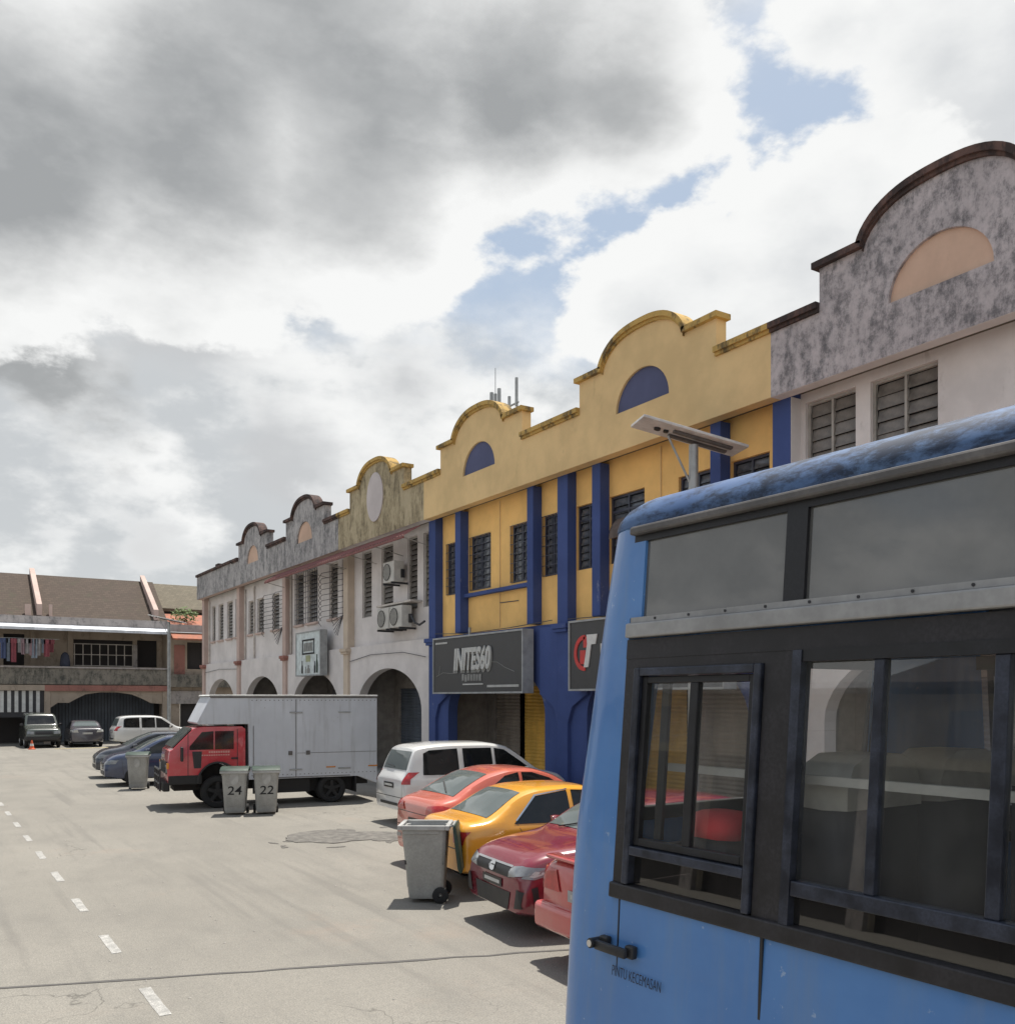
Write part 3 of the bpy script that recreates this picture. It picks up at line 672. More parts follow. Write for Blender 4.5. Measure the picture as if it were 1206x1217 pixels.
# signboards
def signboard(label, loc, w, h, face, frame, d=.12):
    s = thing('signboard', label, 'signboard', loc)
    box('sign_panel', face, s, -.02, d, -w / 2, w / 2, 0, h)
    t = .045
    for (a, b, c, e) in ((-w / 2, w / 2, -t, 0), (-w / 2, w / 2, h, h + t), (-w / 2 - t, -w / 2, -t, h + t), (w / 2, w / 2 + t, -t, h + t)):
        box('sign_frame', frame, s, -.045, d, a, b, c, e)
    return s
s1 = signboard('large black signboard with slanted silver lettering on yellow house', (XC - .28, Y0 + 2 * UW + 3.52, 2.82), 4.62, 1.50, 'sign_black', 'sign_frame', .28)
lettering('lettering', 'INITES60', 'pale_mark', s1, (-.055, .12, .86), FACE_NEG_X, size=.80, extrude=.02, shear=.18, bold=.028, xs=.62)
lettering('lettering_shadow', 'INITES60', 'grey_ink', s1, (-.03, .16, .82), FACE_NEG_X, size=.84, extrude=.006, shear=.18, bold=.05, xs=.62)
rnd = random.Random(2); m = MB()
for i in range(7): m.box(-.04, -.022, .55 - i * .15, .55 - i * .15 + .11, .28 + rnd.uniform(0, .03), .46 + rnd.uniform(0, .03))
m.build('small_lettering', 'grey_ink', s1)
box('underline', 'pale_mark', s1, -.04, -.022, -.45, .62, .19, .225)
m = MB()
for i in range(26): m.box(-.036, -.022, -.70 - i * .058, -.70 - i * .058 + .042, .115, .175)
m.build('small_lettering', 'pale_mark', s1)
m = MB()
for i in range(12): m.box(-.036, -.022, 2.15 - i * .058, 2.15 - i * .058 + .042, 1.36, 1.41)
m.build('small_lettering', 'pale_mark', s1)
m = MB(); car1 = [(2.15, .45), (1.75, .55), (1.35, .52), (1.0, .52)]; car2 = [(-.75, .78), (-1.15, .76), (-1.5, .62), (-1.95, .50)]
for c in (car1, car2, [(2.0, .5), (1.9, .75)]): m.path([(-.026, *p) for p in c], .008, 4)
m.build('outline_drawing', 'grey_ink', s1)
box('sign_bolt', 'galv', s1, .05, .1, .40, .46, 1.545, 1.75)
s2 = signboard('black signboard with red and white round logo beside blue pier', (XC - .28, Y0 + UW + 3.45, 2.86), 4.75, 1.50, 'sign_black', 'sign_frame', .28)
def ring_part(name, mat, yc, zc, r0, r1, a0, a1, parent, sx=1.0):
    n = 20; A = [(yc - sx * r0 * cos(a0 + (a1 - a0) * i / n), zc + r0 * sin(a0 + (a1 - a0) * i / n)) for i in range(n + 1)]
    B = [(yc - sx * r1 * cos(a0 + (a1 - a0) * i / n), zc + r1 * sin(a0 + (a1 - a0) * i / n)) for i in range(n + 1)]
    return MB().strip(A, B, 'x', -.04, -.021).build(name, mat, parent)
ring_part('logo_arc', 'red_ink', 1.83, .80, .30, .40, R(85), R(275), s2, .95)
MB().prism([(1.86, 1.16), (1.62, 1.16), (1.70, .92), (1.86, .92)], 'x', -.04, -.021).build('logo_red', 'red_ink', s2)
MB().prism([(1.98, .86), (1.78, .86), (1.82, .55), (1.98, .55)], 'x', -.04, -.021).build('logo_red', 'red_ink', s2)
MB().prism([(1.74, 1.20), (1.36, 1.20), (1.42, .98), (1.58, .98), (1.68, .48), (1.84, .48), (1.72, 1.0)], 'x', -.043, -.0215).build('logo_white', 'white_ink', s2)
lettering('lettering', 'R', 'white_ink', s2, (-.03, 1.12, .80), FACE_NEG_X, size=.42, extrude=.01, bold=.02, xs=1.1)
m = MB()
for i in range(4): m.box(-.036, -.022, 1.20 - i * .1, 1.20 - i * .1 + .07, .53, .60)
m.build('small_lettering', 'grey_ink', s2)
s3 = signboard('mint green signboard with bottles and boxed name above the arch', (XC - .22, Y0 + 4 * UW + 3.02, 3.55), 2.55, 1.62, 'sign_mint', 'sign_frame', .24)
m = MB()
for (a, b, c, e) in ((-.62, .55, 1.30, 1.36), (-.62, .55, .78, .84), (.55, .61, .78, 1.36), (-.68, -.62, .78, 1.36)): m.box(-.04, -.0215, a, b, c, e)
m.build('name_box', 'black_ink', s3)
m = MB()
for i in range(5): m.box(-.04, -.0215, -.5 + i * .2, -.5 + i * .2 + .13, .90, 1.22)
m.build('name_lettering', 'grey_ink', s3)
box('olive_badge', 'sign_olive', s3, -.038, -.0215, -.25, .2, .50, .74)
for y, h, w, mt in ((.62, .55, .13, 'black_ink'), (-.95, .75, .16, 'bin_lid'), (-.72, .5, .12, 'black_ink'), (.25, .32, .1, 'grey_ink'), (-.05, .36, .3, 'grey_ink')):
    MB().prism([(y - w / 2, .06), (y + w / 2, .06), (y + w / 2, h * .6), (y + w / 6, h * .75), (y + w / 6, h), (y - w / 6, h), (y - w / 6, h * .75), (y - w / 2, h * .6)], 'x', -.038, -.0215).build('bottle_print', mt, s3)
# air conditioners on the streaked house
def aircon(label, y, z, w=.86, h=.62, two=False):
    a = thing('air_conditioner', label, 'air conditioner', (XC, Y0 + 3 * UW + y, z), 0, 'air conditioner units on the streaked shophouse')
    body = MB().box(-.26, .10, 0, w, 0, h).build('casing', 'ac_white', a, bevel=.02)
    yc, zc, r = w * .62, h * .5, h * .40
    MB().lathe([(r, 0), (r, .02), (r * .93, .02), (r * .93, 0)], 28, 'y').build('fan_ring', 'black_plastic', a, loc=(-.262, yc, zc), rot=(0, 0, R(90)))
    MB().lathe([(0.001, .004), (r * .92, .004)], 28, 'y').build('fan_backing', 'black_plastic', a, loc=(-.262, yc, zc), rot=(0, 0, R(90)))
    q = MB()
    for i in range(-6, 7):
        yy = i * r / 7; hh = sqrt(max(0, r * r - yy * yy)); q.box(-.278, -.272, yc + yy - .006, yc + yy + .006, zc - hh, zc + hh)
    q.build('fan_guard', 'ac_white', a)
    for q0 in (.08, w - .13): MB().box(-.30, .28, q0, q0 + .05, -.06, 0).build('bracket', 'black_metal', a)
    MB().box(-.02, .1, -.06, 0, h * .2, h * .6).build('side_panel', 'black_plastic', a)
aircon('air conditioner unit hung highest, between tall windows of the streaked house', 2.0, 6.32, .80, .66)
aircon('air conditioner unit under the ledge, closer to the oval-house drain cable', 1.45, 4.86, .86, .68)
aircon('air conditioner unit under the ledge, closer to the mint signboard', 2.38, 4.86, .86, .68)
box('ledge', 'frame_pale', U[3], XW - .42, XW, 1.1, 3.6, 5.62, 5.68)
cable('cable', 'black cable drooping from the air conditioners to the blue pier', [(XC - .05, Y0 + 3 * UW + 1.2, 5.2), (XC - .08, Y0 + 3 * UW + .9, 4.95), (XC - .1, Y0 + 3 * UW + .55, 4.86), (XC - .08, Y0 + 3 * UW + .25, 4.95)], .035)
# fan-shaped ironwork grilles in front of the grey houses' windows
def fan_grille(unit, ya, yb, z0, z1, seed):
    rnd = random.Random(seed); m = MB(); x = XW - .30
    for yy in (ya, (ya + yb) / 2):
        w = (yb - ya) / 2
        for i in range(9):
            z = z0 + (z1 - z0) * i / 8
            m.path([(x + .25, yy, z), (x - .05, yy + w * .35, z - .06), (x + .02, yy + w * .75, z - .22), (x + .25, yy + w, z - .34)], .011, 4)
    for i in range(6):
        a = i * .26; m.path([(x + .1, ya, z0 - .1), (x - .12, ya + .5 * sin(a), z0 - .1 - .75 * cos(a))], .011, 4)
    m.build('iron_fan_grille', 'black_metal', unit)
fan_grille(U[4], .35, 2.9, 5.75, 7.4, 1); fan_grille(U[5], .3, 3.3, 5.75, 7.2, 2)
grille(U[4], 3.4, 5.9, WZ0, WZ1, 'frame_dark', 10, 10)
for u, y in ((U[4], 6.30), (U[5], 6.1), (U[5], 4.7), (U[6], 5.9)):
    MB().tube((XW - .06, y, 4.5), (XW - .06, y, 7.8), .04, 8).build('down_pipe', 'frame_pale', u, smooth=40)
MB().path([(.08, .3, 4.05), (.06, 3.3, 4.12), (.08, 6.3, 4.0)], .012, 4).build('wall_cable', 'black_metal', U[6])
MB().path([(.08, .5, 3.9), (.06, 2.0, 4.1), (.07, 4.5, 4.12), (.08, 6.3, 3.95)], .012, 4).build('wall_cable', 'black_metal', U[3])
box('arcade_post', 'frame_pale', U[3], 1.5, 1.7, 2.6, 2.78, .15, 3.1)
# ------------------------------------------------------------------ rooftop antenna
an = thing('roof_antenna', 'grey lattice aerial standing behind the yellow arched parapet', 'antenna', (XC + 2.2, 24.3, 9.45))
MB().tube((0, 0, -.6), (0, 0, 2.6), .05, 8).tube((0, 0, 2.6), (0, 0, 3.4), .012, 6).build('mast', 'galv', an, smooth=40)
for dy, h in ((-.22, .55), (.22, .55)): MB().tube((0, dy, 2.15), (0, dy, 2.15 + h), .06, 8).build('dipole', 'galv', an, smooth=40)
MB().tube((0, -.8, 2.0), (0, .4, 2.25), .03, 6).build('boom', 'galv', an)
for dy in (-.8, -1.2): MB().tube((0, dy, 1.9), (0, dy, 2.55 + (.2 if dy < -1 else -.25)), .05, 6).build('dipole', 'galv', an)
MB().tube((0, -1.3, 2.0), (0, -.8, 2.0), .03, 6).build('boom', 'galv', an)

# ------------------------------------------------------------------ solar street lamps
def solar_lamp(label, loc, rz, h=7.35):
    s = thing('solar_street_lamp', label, 'street lamp', loc, rz, 'solar street lamps')
    MB().tube((0, 0, 0), (0, 0, h - .12), .11, 14, .085).build('pole', 'galv', s, smooth=40)
    MB().box(-.16, .16, -.16, .16, 0, .03).build('base_plate', 'galv', s)
    M4 = Matrix.Translation((0, 0, h)) @ Matrix.Rotation(R(12), 4, 'Y')
    def tf(v): return tuple(M4 @ Vector(v))
    MB(tf).box(-1.12, .95, -.34, .34, 0, .05).build('lamp_panel', 'panel_white', s, bevel=.008)
    MB(tf).box(-1.08, .91, -.31, .31, .051, .056).build('solar_cells', 'pv', s)
    for yy in (-.13, .13): MB(tf).box(-.45, .72, yy - .045, yy + .045, -.05, -.001).build('light_strip', 'gutter_grey', s, bevel=.01)
    for xx, r in ((-.72, .06), (-.55, .05)):
        MB(tf).tube((xx, 0, -.035), (xx, 0, .0), r, 14).build('sensor', 'black_plastic', s)
    MB().tube((0, 0, h - .95), (-.50, 0, h + .02), .022, 8).build('brace', 'galv', s)
    MB().tube((0, 0, h - 1.0), (0, 0, h - .9), .095, 12).build('collar', 'galv', s)
solar_lamp('solar street lamp standing close to the yellow shophouses, pole behind the bus', (12.0, 12.5, 0), R(-20), 7.42)
solar_lamp('solar street lamp beside the tiled roof building at the street end', (12.25, 55.8, 0), R(-25), 7.2)

# ------------------------------------------------------------------ building closing the street
FY = 60.0
fb = thing('terrace_house', 'old two storey terrace with brown tiled roof, striped shutter and laundry balcony', 'house', (0, FY, 0))
XA, XB, XD = -6.0, 5.9, 13.1
box('rear_wall', 'far_wall', fb, XA, XD, 9.0, 9.2, 0, 7.2)
MB().prism([(0.0, 7.25), (0.0, 7.4), (4.4, 10.35), (9.2, 7.4), (9.2, 7.25)], 'x', XA, XD).build('roof', 'brown_tiles', fb)
for xx in (5.95, 12.45):
    MB().prism([(.15, 7.5), (.15, 8.15), (4.4, 10.75), (4.4, 10.4)], 'x', xx - .14, xx + .14).build('party_wall_coping', 'peach_pier', fb)
MB().box(5.2, 5.5, .02, .3, 7.45, 8.1).box(6.45, 6.62, .02, .3, 7.45, 8.15).build('coping_stub', 'peach_pier', fb)
box('fascia', 'far_pale', fb, XA, XD, -.25, .0, 6.78, 7.42)
MB().prism([(-.26, 6.78), (-1.15, 6.55), (-1.15, 6.70), (-.26, 6.95)], 'x', XA, XD - .1).build('balcony_awning', 'awning_white', fb)
wall_open(MB(tf=lambda v: (v[1], v[0], v[2])), XA, XD, 3.45, 6.78, [(7.95, 11.35, 4.6, 6.25), (4.2, 5.3, 4.6, 6.45), (11.6, 12.8, 4.6, 6.3)], 1.6, 1.8).build('upper_wall', 'far_wall', fb)
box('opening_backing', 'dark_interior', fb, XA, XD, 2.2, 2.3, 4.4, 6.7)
box('balcony_slab', 'far_balcony', fb, XA, XD, .05, 1.6, 3.30, 3.45)
box('balcony_wall', 'far_balcony', fb, XA, XD, -.1, .05, 3.46, 4.42, bevel=.02)
box('balcony_coping', 'far_pale', fb, XA, XD, -.18, .12, 4.42, 4.52)
box('beam', 'far_red', fb, 6.2, XD, -.12, .3, 3.08, 3.42)
box('beam', 'far_wall', fb, XA, 6.2, -.12, .3, 3.10, 3.42)
for x in (3.0, 6.35, 12.95):
    box('pillar', 'far_wall', fb, x - .16, x + .16, -.05, .3, 0, 3.1)
for x in (7.75, 5.75, 3.4):
    box('balcony_pillar', 'far_wall', fb, x - .14, x + .14, 1.42, 1.598, 3.45, 6.78)
# arch spandrel with stepped shoulders
arch = [(6.52, 2.1), (6.52, 3.08), (12.78, 3.08), (12.78, 2.3), (12.1, 2.35), (11.6, 2.62), (11.0, 2.88), (10.2, 3.0), (9.2, 3.0), (8.4, 2.88), (7.9, 2.62), (7.5, 2.38), (6.9, 2.38)]
MB(tf=lambda v: (v[0], v[1], v[2])).prism(arch, 'y', .0, .2).build('arch_spandrel', 'far_wall', fb)
m = MB()
for i in range(34): m.box(6.5 + i * .185, 6.5 + i * .185 + .16, 2.38, 2.42, 0, 3.2)
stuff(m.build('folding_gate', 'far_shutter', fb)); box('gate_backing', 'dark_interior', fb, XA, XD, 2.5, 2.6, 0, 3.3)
for i in range(7):
    x = 3.55 + i * .37
    box('shutter_stripe', 'white_ink', fb, x, x + .19, .02, .05, 1.85, 3.09)
box('shutter_backing', 'black_metal', fb, 3.2, 6.18, .051, .09, 1.55, 3.09)
wg = MB()
for i in range(8): wg.box(7.98 + i * .475, 8.03 + i * .475, 1.56, 1.6, 4.62, 6.0)
for z in (4.62, 5.3, 5.95): wg.box(7.95, 11.35, 1.55, 1.558, z, z + .05)
wg.build('window_bars', 'frame_pale', fb)
box('door_panel', 'far_pale', fb, 11.36, 11.6, 1.5, 1.598, 4.0, 6.0)
cl = [(4.05, .30, 1.15, 2), (4.28, .16, 1.3, 6), (4.55, .26, 1.35, 0), (4.85, .18, .8, 1), (5.03, .2, .9, 3), (5.24, .22, .85, 1), (5.48, .26, .95, 3), (5.60, .3, 1.1, 6), (5.85, .16, .95, 1), (6.05, .16, .8, 6), (6.24, .3, 1.0, 0), (6.5, .2, .75, 5)]
kinds = ['navy', 'sky blue', 'crimson', 'white', 'mauve', 'off white', 'rose', 'slate blue', 'cream', 'pale blue', 'bright red', 'maroon']
for (x, w, h, c), nm in zip(cl, kinds):
    zt = 6.05
    m = MB(); n = 5
    A = [(x - w / 2 + w * i / n, -.75 + .05 * sin(i * 2.1 + x * 7)) for i in range(n + 1)]
    m.strip(A, [(a, b + .015) for a, b in A], 'z', zt - h, zt)
    m.box(x - w * .75, x + w * .75, -.77, -.745, zt - .26, zt - .02)
    tag(m.build('hanging_garment', 'cloth_%d' % c, loc=(0, FY, 0)), '%s garment hanging on the balcony line' % nm, 'clothes', 'laundry on the balcony')
tag(MB().path([(3.6, -.76, 6.08), (6.9, -.76, 6.06)], .012, 4).build('clothes_line', 'galv', loc=(0, FY, 0)), 'thin line strung across the balcony with laundry', 'clothes line')
prs = MB().lathe([(.001, 0), (.26, 0), (.30, .4), (.22, .9), (.12, 1.05), (.001, 1.1)], 12, 'z').build('folded_parasol', 'cloth_4', loc=(7.35, FY + .5, 4.3), smooth=40)
tag(prs, 'dark blue folded parasol standing on the balcony', 'parasol')
# neighbour to the right, lower roof and red panels
fc = thing('terrace_house', 'narrow terrace house behind the lamp pole with red door and clay tiles', 'house', (0, FY, 0))
MB().prism([(2.6, 8.3), (2.6, 8.5), (6.4, 10.5), (11.0, 8.4)], 'x', XD - .4, 24).build('roof', 'grey_tiles', fc)
MB().prism([(-.1, 7.1), (-.1, 7.25), (2.6, 8.15), (2.6, 7.9)], 'x', XD + .02, 24).build('lower_roof', 'clay', fc)
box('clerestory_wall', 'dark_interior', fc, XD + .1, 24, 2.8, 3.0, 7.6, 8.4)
box('fascia', 'far_pale', fc, XD + .02, 24, -.35, -.1, 6.8, 7.25)
MB().prism([(-.35, 6.45), (-1.0, 6.25), (-1.0, 6.35), (-.35, 6.7)], 'x', XD + .1, 24).build('awning', 'clay', fc)
wall_open(MB(tf=lambda v: (v[1], v[0], v[2])), XD + .02, 24, 0, 6.8, [(14.35, 15.6, 4.5, 6.2), (13.9, 17, 0, 2.9)], .3, .5).build('front_wall', 'far_wall', fc)
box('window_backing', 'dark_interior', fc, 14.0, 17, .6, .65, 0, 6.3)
box('red_door', 'far_red', fc, 13.55, 14.2, .25, .298, 4.0, 6.0)
box('balcony_wall', 'far_balcony', fc, XD + .02, 24, -.05, .05, 3.35, 4.15)
box('side_wall', 'far_wall', fc, XD + .02, XD + .22, .5, 9, 0, 7.1)
box('pale_panel', 'far_pale', fc, 13.3, 15.6, .2, .295, 2.3, 3.1)
# weedy shrub rooted in the gutter
ps = thing('roof_shrub', 'small green shrub sprouting from the clay tiled roof', 'plant', (14.25, FY + .6, 7.45))
m = MB(); rnd = random.Random(4)
for i in range(260):
    a = rnd.uniform(0, 6.28); r = rnd.random() ** .5 * .85; z = rnd.uniform(0, 1.0) * (1 - .5 * r); c = Vector((r * cos(a), r * sin(a) * .6, .15 + z)); t = rnd.uniform(.06, .13)
    d = Vector((rnd.uniform(-1, 1), rnd.uniform(-1, 1), rnd.uniform(-.4, 1))).normalized(); e = d.orthogonal().normalized()
    m.add([c - d * t, c + e * t * .5, c + d * t, c - e * t * .5], [(0, 1, 2, 3)])
stuff(m.build('foliage', 'foliage', ps))
m = MB()
for i in range(7): m.tube((0, 0, 0), (rnd.uniform(-.6, .6), rnd.uniform(-.3, .3), rnd.uniform(.4, .9)), .015, 5, .005)
m.build('stems', 'stem', ps)

# opposite side of the street: an older row, seen in the bus windows
op = thing('warehouse', 'tan two storey warehouse with grey louvres mirrored in the bus windows', 'warehouse', (-16.0, 4.0, 0))
wall_open(MB(), -14, 34, 0, 5.7, [(-12.45 + 5.5 * i, -7.5 + 5.5 * i, 0, 3.95) for i in range(8)], -.3, 0).build('front_wall', 'opposite_wall', op)
for i in range(8):
    box('bay_shade', 'dark_interior', op, -.28, -.2, -12.45 + 5.5 * i, -7.5 + 5.5 * i, 0, 3.95)  # dark sheet for the shaded bay, shaped to darken the lower bus reflection
    box('louvre_panel', 'shutter_grey', op, .0, .05, -11.6 + 5.5 * i, -9.0 + 5.5 * i, 4.2, 5.3)
    box('pier', 'far_pale', op, .0, .2, -12.95 + 5.5 * i, -12.5 + 5.5 * i, 0, 5.7)
MB().prism([(.8, 5.71), (.8, 5.85), (-4.5, 8.0), (-9.5, 5.85), (-9.5, 5.71)], 'y', -14, 9).build('roof', 'brown_tiles', op)
MB().prism([(.8, 5.71), (.8, 5.85), (-4.5, 6.6), (-9.5, 5.85), (-9.5, 5.71)], 'y', 9.01, 34).build('lower_roof', 'awning_white', op)

# ------------------------------------------------------------------ wheelie bins
def bin_(label, loc, rz, lid='closed', text=None, h=1.07, ribs=True):
    b = thing('wheelie_bin', label, 'bin', loc, rz, 'grey wheelie bins')
    rings = []
    for z, hx, hy, ox in ((.05, .215, .215, .02), (.12, .225, .225, .018), (.95, .29, .275, 0), (h - .10, .295, .28, 0)):
        rings.append([(ox + sx * hx * (1 if not c else .86), sy * hy * (1 if c else .86), z) for sx, sy, c in ((1, 1, 0), (1, 1, 1), (-1, 1, 1), (-1, 1, 0), (-1, -1, 0), (-1, -1, 1), (1, -1, 1), (1, -1, 0))])
    rings = [[r[0], r[1], r[2], r[3], r[4], r[5], r[6], r[7]] for r in rings]
    rings.append([(x * .9, y * .9, h - .10) for x, y, z in rings[-1]]); rings.append([(x * .85, y * .85, .2) for x, y, z in rings[-1]])
    MB().loft(rings).build('bin_body', 'bin_grey', b, bevel=.008, smooth=40)
    rim = MB(); z0, z1 = h - .12, h - .06
    for (x0, x1, ya, yb) in ((-.335, -.28, -.31, .31), (.28, .335, -.31, .31), (-.28, .28, -.31, -.262), (-.28, .28, .262, .31)): rim.box(x0, x1, ya, yb, z0, z1)
    rim.build('rim', 'bin_rim', b, bevel=.008)
    MB().tube((.37, -.22, h - .07), (.37, .22, h - .07), .017, 8).tube((.30, -.2, h - .09), (.37, -.2, h - .07), .014, 6).tube((.30, .2, h - .09), (.37, .2, h - .07), .014, 6).build('handle', 'bin_grey', b, smooth=40)
    wm = MB().lathe([(.03, -.025), (.09, -.03), (.105, -.02), (.105, .02), (.09, .03), (.03, .025), (.03, -.025)], 20).mesh('wheel', 0, 40)
    for s in (-1, 1): ob('wheel', wm, 'rubber', b, (.215, s * .25, .105))
    MB().tube((.215, -.25, .105), (.215, .25, .105), .012, 6).build('axle', 'galv', b)
    if lid == 'closed':
        L = [(-.35, h - .058), (-.30, h - .03), (-.1, h + .015), (.15, h + .02), (.34, h - .02), (.35, h - .055)]
        MB().prism(L, 'y', -.315, .315).build('lid', 'bin_lid', b, bevel=.012, smooth=30)
    elif lid == 'pale':
        L = [(-.37, h - .058), (-.33, h - .03), (-.1, h + .0), (.15, h + .0), (.34, h - .03), (.35, h - .055)]
        MB().prism(L, 'y', -.315, .315).build('lid', 'bin_rim', b, bevel=.012, smooth=30)
    else:   # thrown right over, hanging behind the handle
        L = [(.375, h - .08), (.405, h - .05), (.425, h - .10), (.50, h - .66), (.47, h - .68), (.44, h - .62)]
        MB().prism(L, 'y', -.30, .30).build('lid', 'bin_lid', b, bevel=.01, smooth=30)
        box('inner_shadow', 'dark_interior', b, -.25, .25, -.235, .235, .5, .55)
    if ribs:
        for s in (-1, 1): MB().prism([(-.26, .90), (-.27, .95), (.2, .95), (.2, .90)], 'y', s * .272, s * .285).build('rib', 'bin_grey', b)
    return b
def bin_front_text(b, body, z=.55):
    me = text_mesh(body, size=.28, extrude=.001, bold=.002, xs=1.15, shear=.1); me.transform(FACE_NEG_X); me.materials.clear()
    o = ob('painted_number', me, 'black_ink', b, (-.256, 0, z), (0, R(-5.7), 0))
    MB().prism([(.10 * cos(2 * pi * i / 12), .16 * sin(2 * pi * i / 12)) for i in range(12)], 'x', -.002, .0).build('emblem', 'bin_rim', b, loc=(-.287, 0, .84), rot=(0, R(-5.7), 0))
bin_('grey wheelie bin with its dark lid thrown open behind the yellow car', (5.64, 10.86, 0), R(-34), 'open')
b1 = bin_('grey wheelie bin numbered twenty-four, closer to the truck cab wheel', (6.12, 21.2, 0), R(68), 'closed'); bin_front_text(b1, '24')
b2 = bin_('grey wheelie bin numbered twenty-two, below the white truck box', (6.75, 20.95, 0), R(74), 'closed'); bin_front_text(b2, '22')
b3 = bin_('grey wheelie bin standing against the dark blue parked car', (5.40, 28.5, 0), R(72), 'closed')
MB().prism([(.08 * cos(2 * pi * i / 12), .14 * sin(2 * pi * i / 12)) for i in range(12)], 'x', -.002, .0).build('emblem', 'bin_rim', b3, loc=(-.287, 0, .78), rot=(0, R(-5.7), 0))
# traffic cone
tc = thing('traffic_cone', 'small orange traffic cone in front of the striped shutter', 'cone', (4.95, 53.6, 0))
MB().lathe([(.15, .03), (.12, .05), (.025, .48), (.001, .48)], 20, 'z').build('cone_body', 'cone_orange', tc, smooth=40)
MB().box(-.16, .16, -.16, .16, 0, .03).build('cone_base', 'cone_orange', tc); MB().lathe([(.095, .18), (.068, .30)], 20, 'z').build('reflective_band', 'white_ink', tc)

# ------------------------------------------------------------------ cars
def pchip(pts):
    xs = [p[0] for p in pts]; ys = [p[1] for p in pts]; n = len(xs)
    h = [xs[i + 1] - xs[i] for i in range(n - 1)]; d = [(ys[i + 1] - ys[i]) / h[i] for i in range(n - 1)]
    m = [d[0]] + [0 if d[i - 1] * d[i] <= 0 else 2 / (1 / d[i - 1] + 1 / d[i]) for i in range(1, n - 1)] + [d[-1]]
    def f(x):
        if x <= xs[0]: return ys[0]
        if x >= xs[-1]: return ys[-1]
        i = max(j for j in range(n - 1) if xs[j] <= x); t = (x - xs[i]) / h[i]
        return (2 * t ** 3 - 3 * t ** 2 + 1) * ys[i] + (t ** 3 - 2 * t ** 2 + t) * h[i] * m[i] + (-2 * t ** 3 + 3 * t ** 2) * ys[i + 1] + (t ** 3 - t ** 2) * h[i] * m[i + 1]
    return f
def smooth(a, b, x):
    t = min(1, max(0, (x - a) / (b - a))); return t * t * (3 - 2 * t)
def car_rings(P):
    L, W = P['L'], P['W'] / 2
    top = pchip(P['top']); belt = pchip(P['belt']); zb0 = P.get('zb', .22)
    xs = [0, .012, .035, .07, .12] + [.18 + (L - .36) * i / 58 for i in range(59)] + [L - .12, L - .07, L - .035, L - .012, L]
    rings = []
    for x in xs:
        d = min(x, L - x); r = .16; e = 1.0
        if d < r: t = (r - d) / r; e = 1 - .085 * (1 - sqrt(max(0, 1 - t * t)))
        # plan outline
        wr = 1 - P.get('tr', .07) * (1 - smooth(0, P.get('trl', .55), x)); wf = 1 - P.get('tf', .14) * (1 - smooth(0, .9, L - x)) ** 1.0
        w = W * min(wr, wf); zt = top(x); zs = min(belt(x), zt - .035); zb = zb0 + P.get('zr', .07) * (1 - smooth(0, .5, d)); h = zt - zs
        hh = zs - zb
        lo = [(.5 * w, zb), (.84 * w, zb), (.945 * w, zb + .035), (.98 * w, zb + .12), (.99 * w, zb + .30 * hh), (1.0 * w, zb + .50 * hh), (1.0 * w, zb + .64 * hh), (.99 * w, zb + .80 * hh), (.975 * w, zb + .92 * hh), (.955 * w, zs)]
        b = smooth(.10, .36, h); yb = .955 * w; tm = P.get('tum', .36)
        Cc = [(yb - .012 - tm * h * .2, zs + .22 * h), (yb - .012 - tm * h * .48, zs + .52 * h), (yb - .012 - tm * h * .76, zs + .80 * h), (yb - .02 - tm * h * .90, zs + .91 * h), (yb - .07 - tm * h, zs + .972 * h), ((yb - tm * h) * .72, zs + .992 * h), ((yb - tm * h) * .4, zs + 1.0 * h + .008)]
        Hh = [(.94 * w, zs + .35 * h), (.91 * w, zs + .58 * h), (.86 * w, zs + .75 * h), (.79 * w, zs + .86 * h), (.68 * w, zs + .94 * h), (.48 * w, zs + .985 * h), (.25 * w, zs + h)]
        up = [(p[0] * (1 - b) + q[0] * b, p[1] * (1 - b) + q[1] * b) for p, q in zip(Hh, Cc)]
        half = lo + up; zm = .55
        half = [(y * e, zm + (z - zm) * e) for y, z in half]; zc = zm + (zt + .01 * b - zm) * e; zbb = zm + (zb - zm) * e
        ring = [(x, 0, zbb)] + [(x, y, z) for y, z in half] + [(x, 0, zc)] + [(x, -y, z) for y, z in reversed(half)]
        rings.append(ring)
    return rings
WHEEL = {}
def wheel_meshes(r, w=.19):
    k = (r, w)
    if k not in WHEEL:
        t = MB().lathe([(r * .64, -w / 2 + .01), (r * .7, -w / 2), (r * .93, -w / 2 + .012), (r, -w / 2 + .045), (r, w / 2 - .045), (r * .93, w / 2 - .012), (r * .7, w / 2), (r * .64, w / 2 - .01), (r * .64, -w / 2 + .01)], 32).mesh('tyre', 0, 35)
        m = MB().lathe([(r * .645, -w / 2 + .012), (r * .66, -w / 2 + .0), (r * .60, -w / 2 + .02), (r * .58, w * .2)], 32)
        for i in range(5):
            a = 2 * pi * i / 5 + .3; c, s = cos(a), sin(a)
            q = [(-.055, .12), (.055, .12), (.045, .62), (-.045, .62)]
            vs = []
            for y in (-w / 2 + .018, -w / 2 + .05):
                for (p, rr) in q: vs.append((c * rr * r - s * p * r * 2.2, y, s * rr * r + c * p * r * 2.2))
            m.add(vs, [(0, 1, 2, 3), (7, 6, 5, 4), (0, 4, 5, 1), (1, 5, 6, 2), (2, 6, 7, 3), (3, 7, 4, 0)])
        m.lathe([(.001, -w / 2 + .008), (r * .2, -w / 2 + .014), (r * .2, -w / 2 + .05)], 20)
        m.lathe([(r * .12, w * .12), (r * .58, w * .12)], 24)
        WHEEL[k] = (t, m.mesh('rim', 0, 35))
    return WHEEL[k]
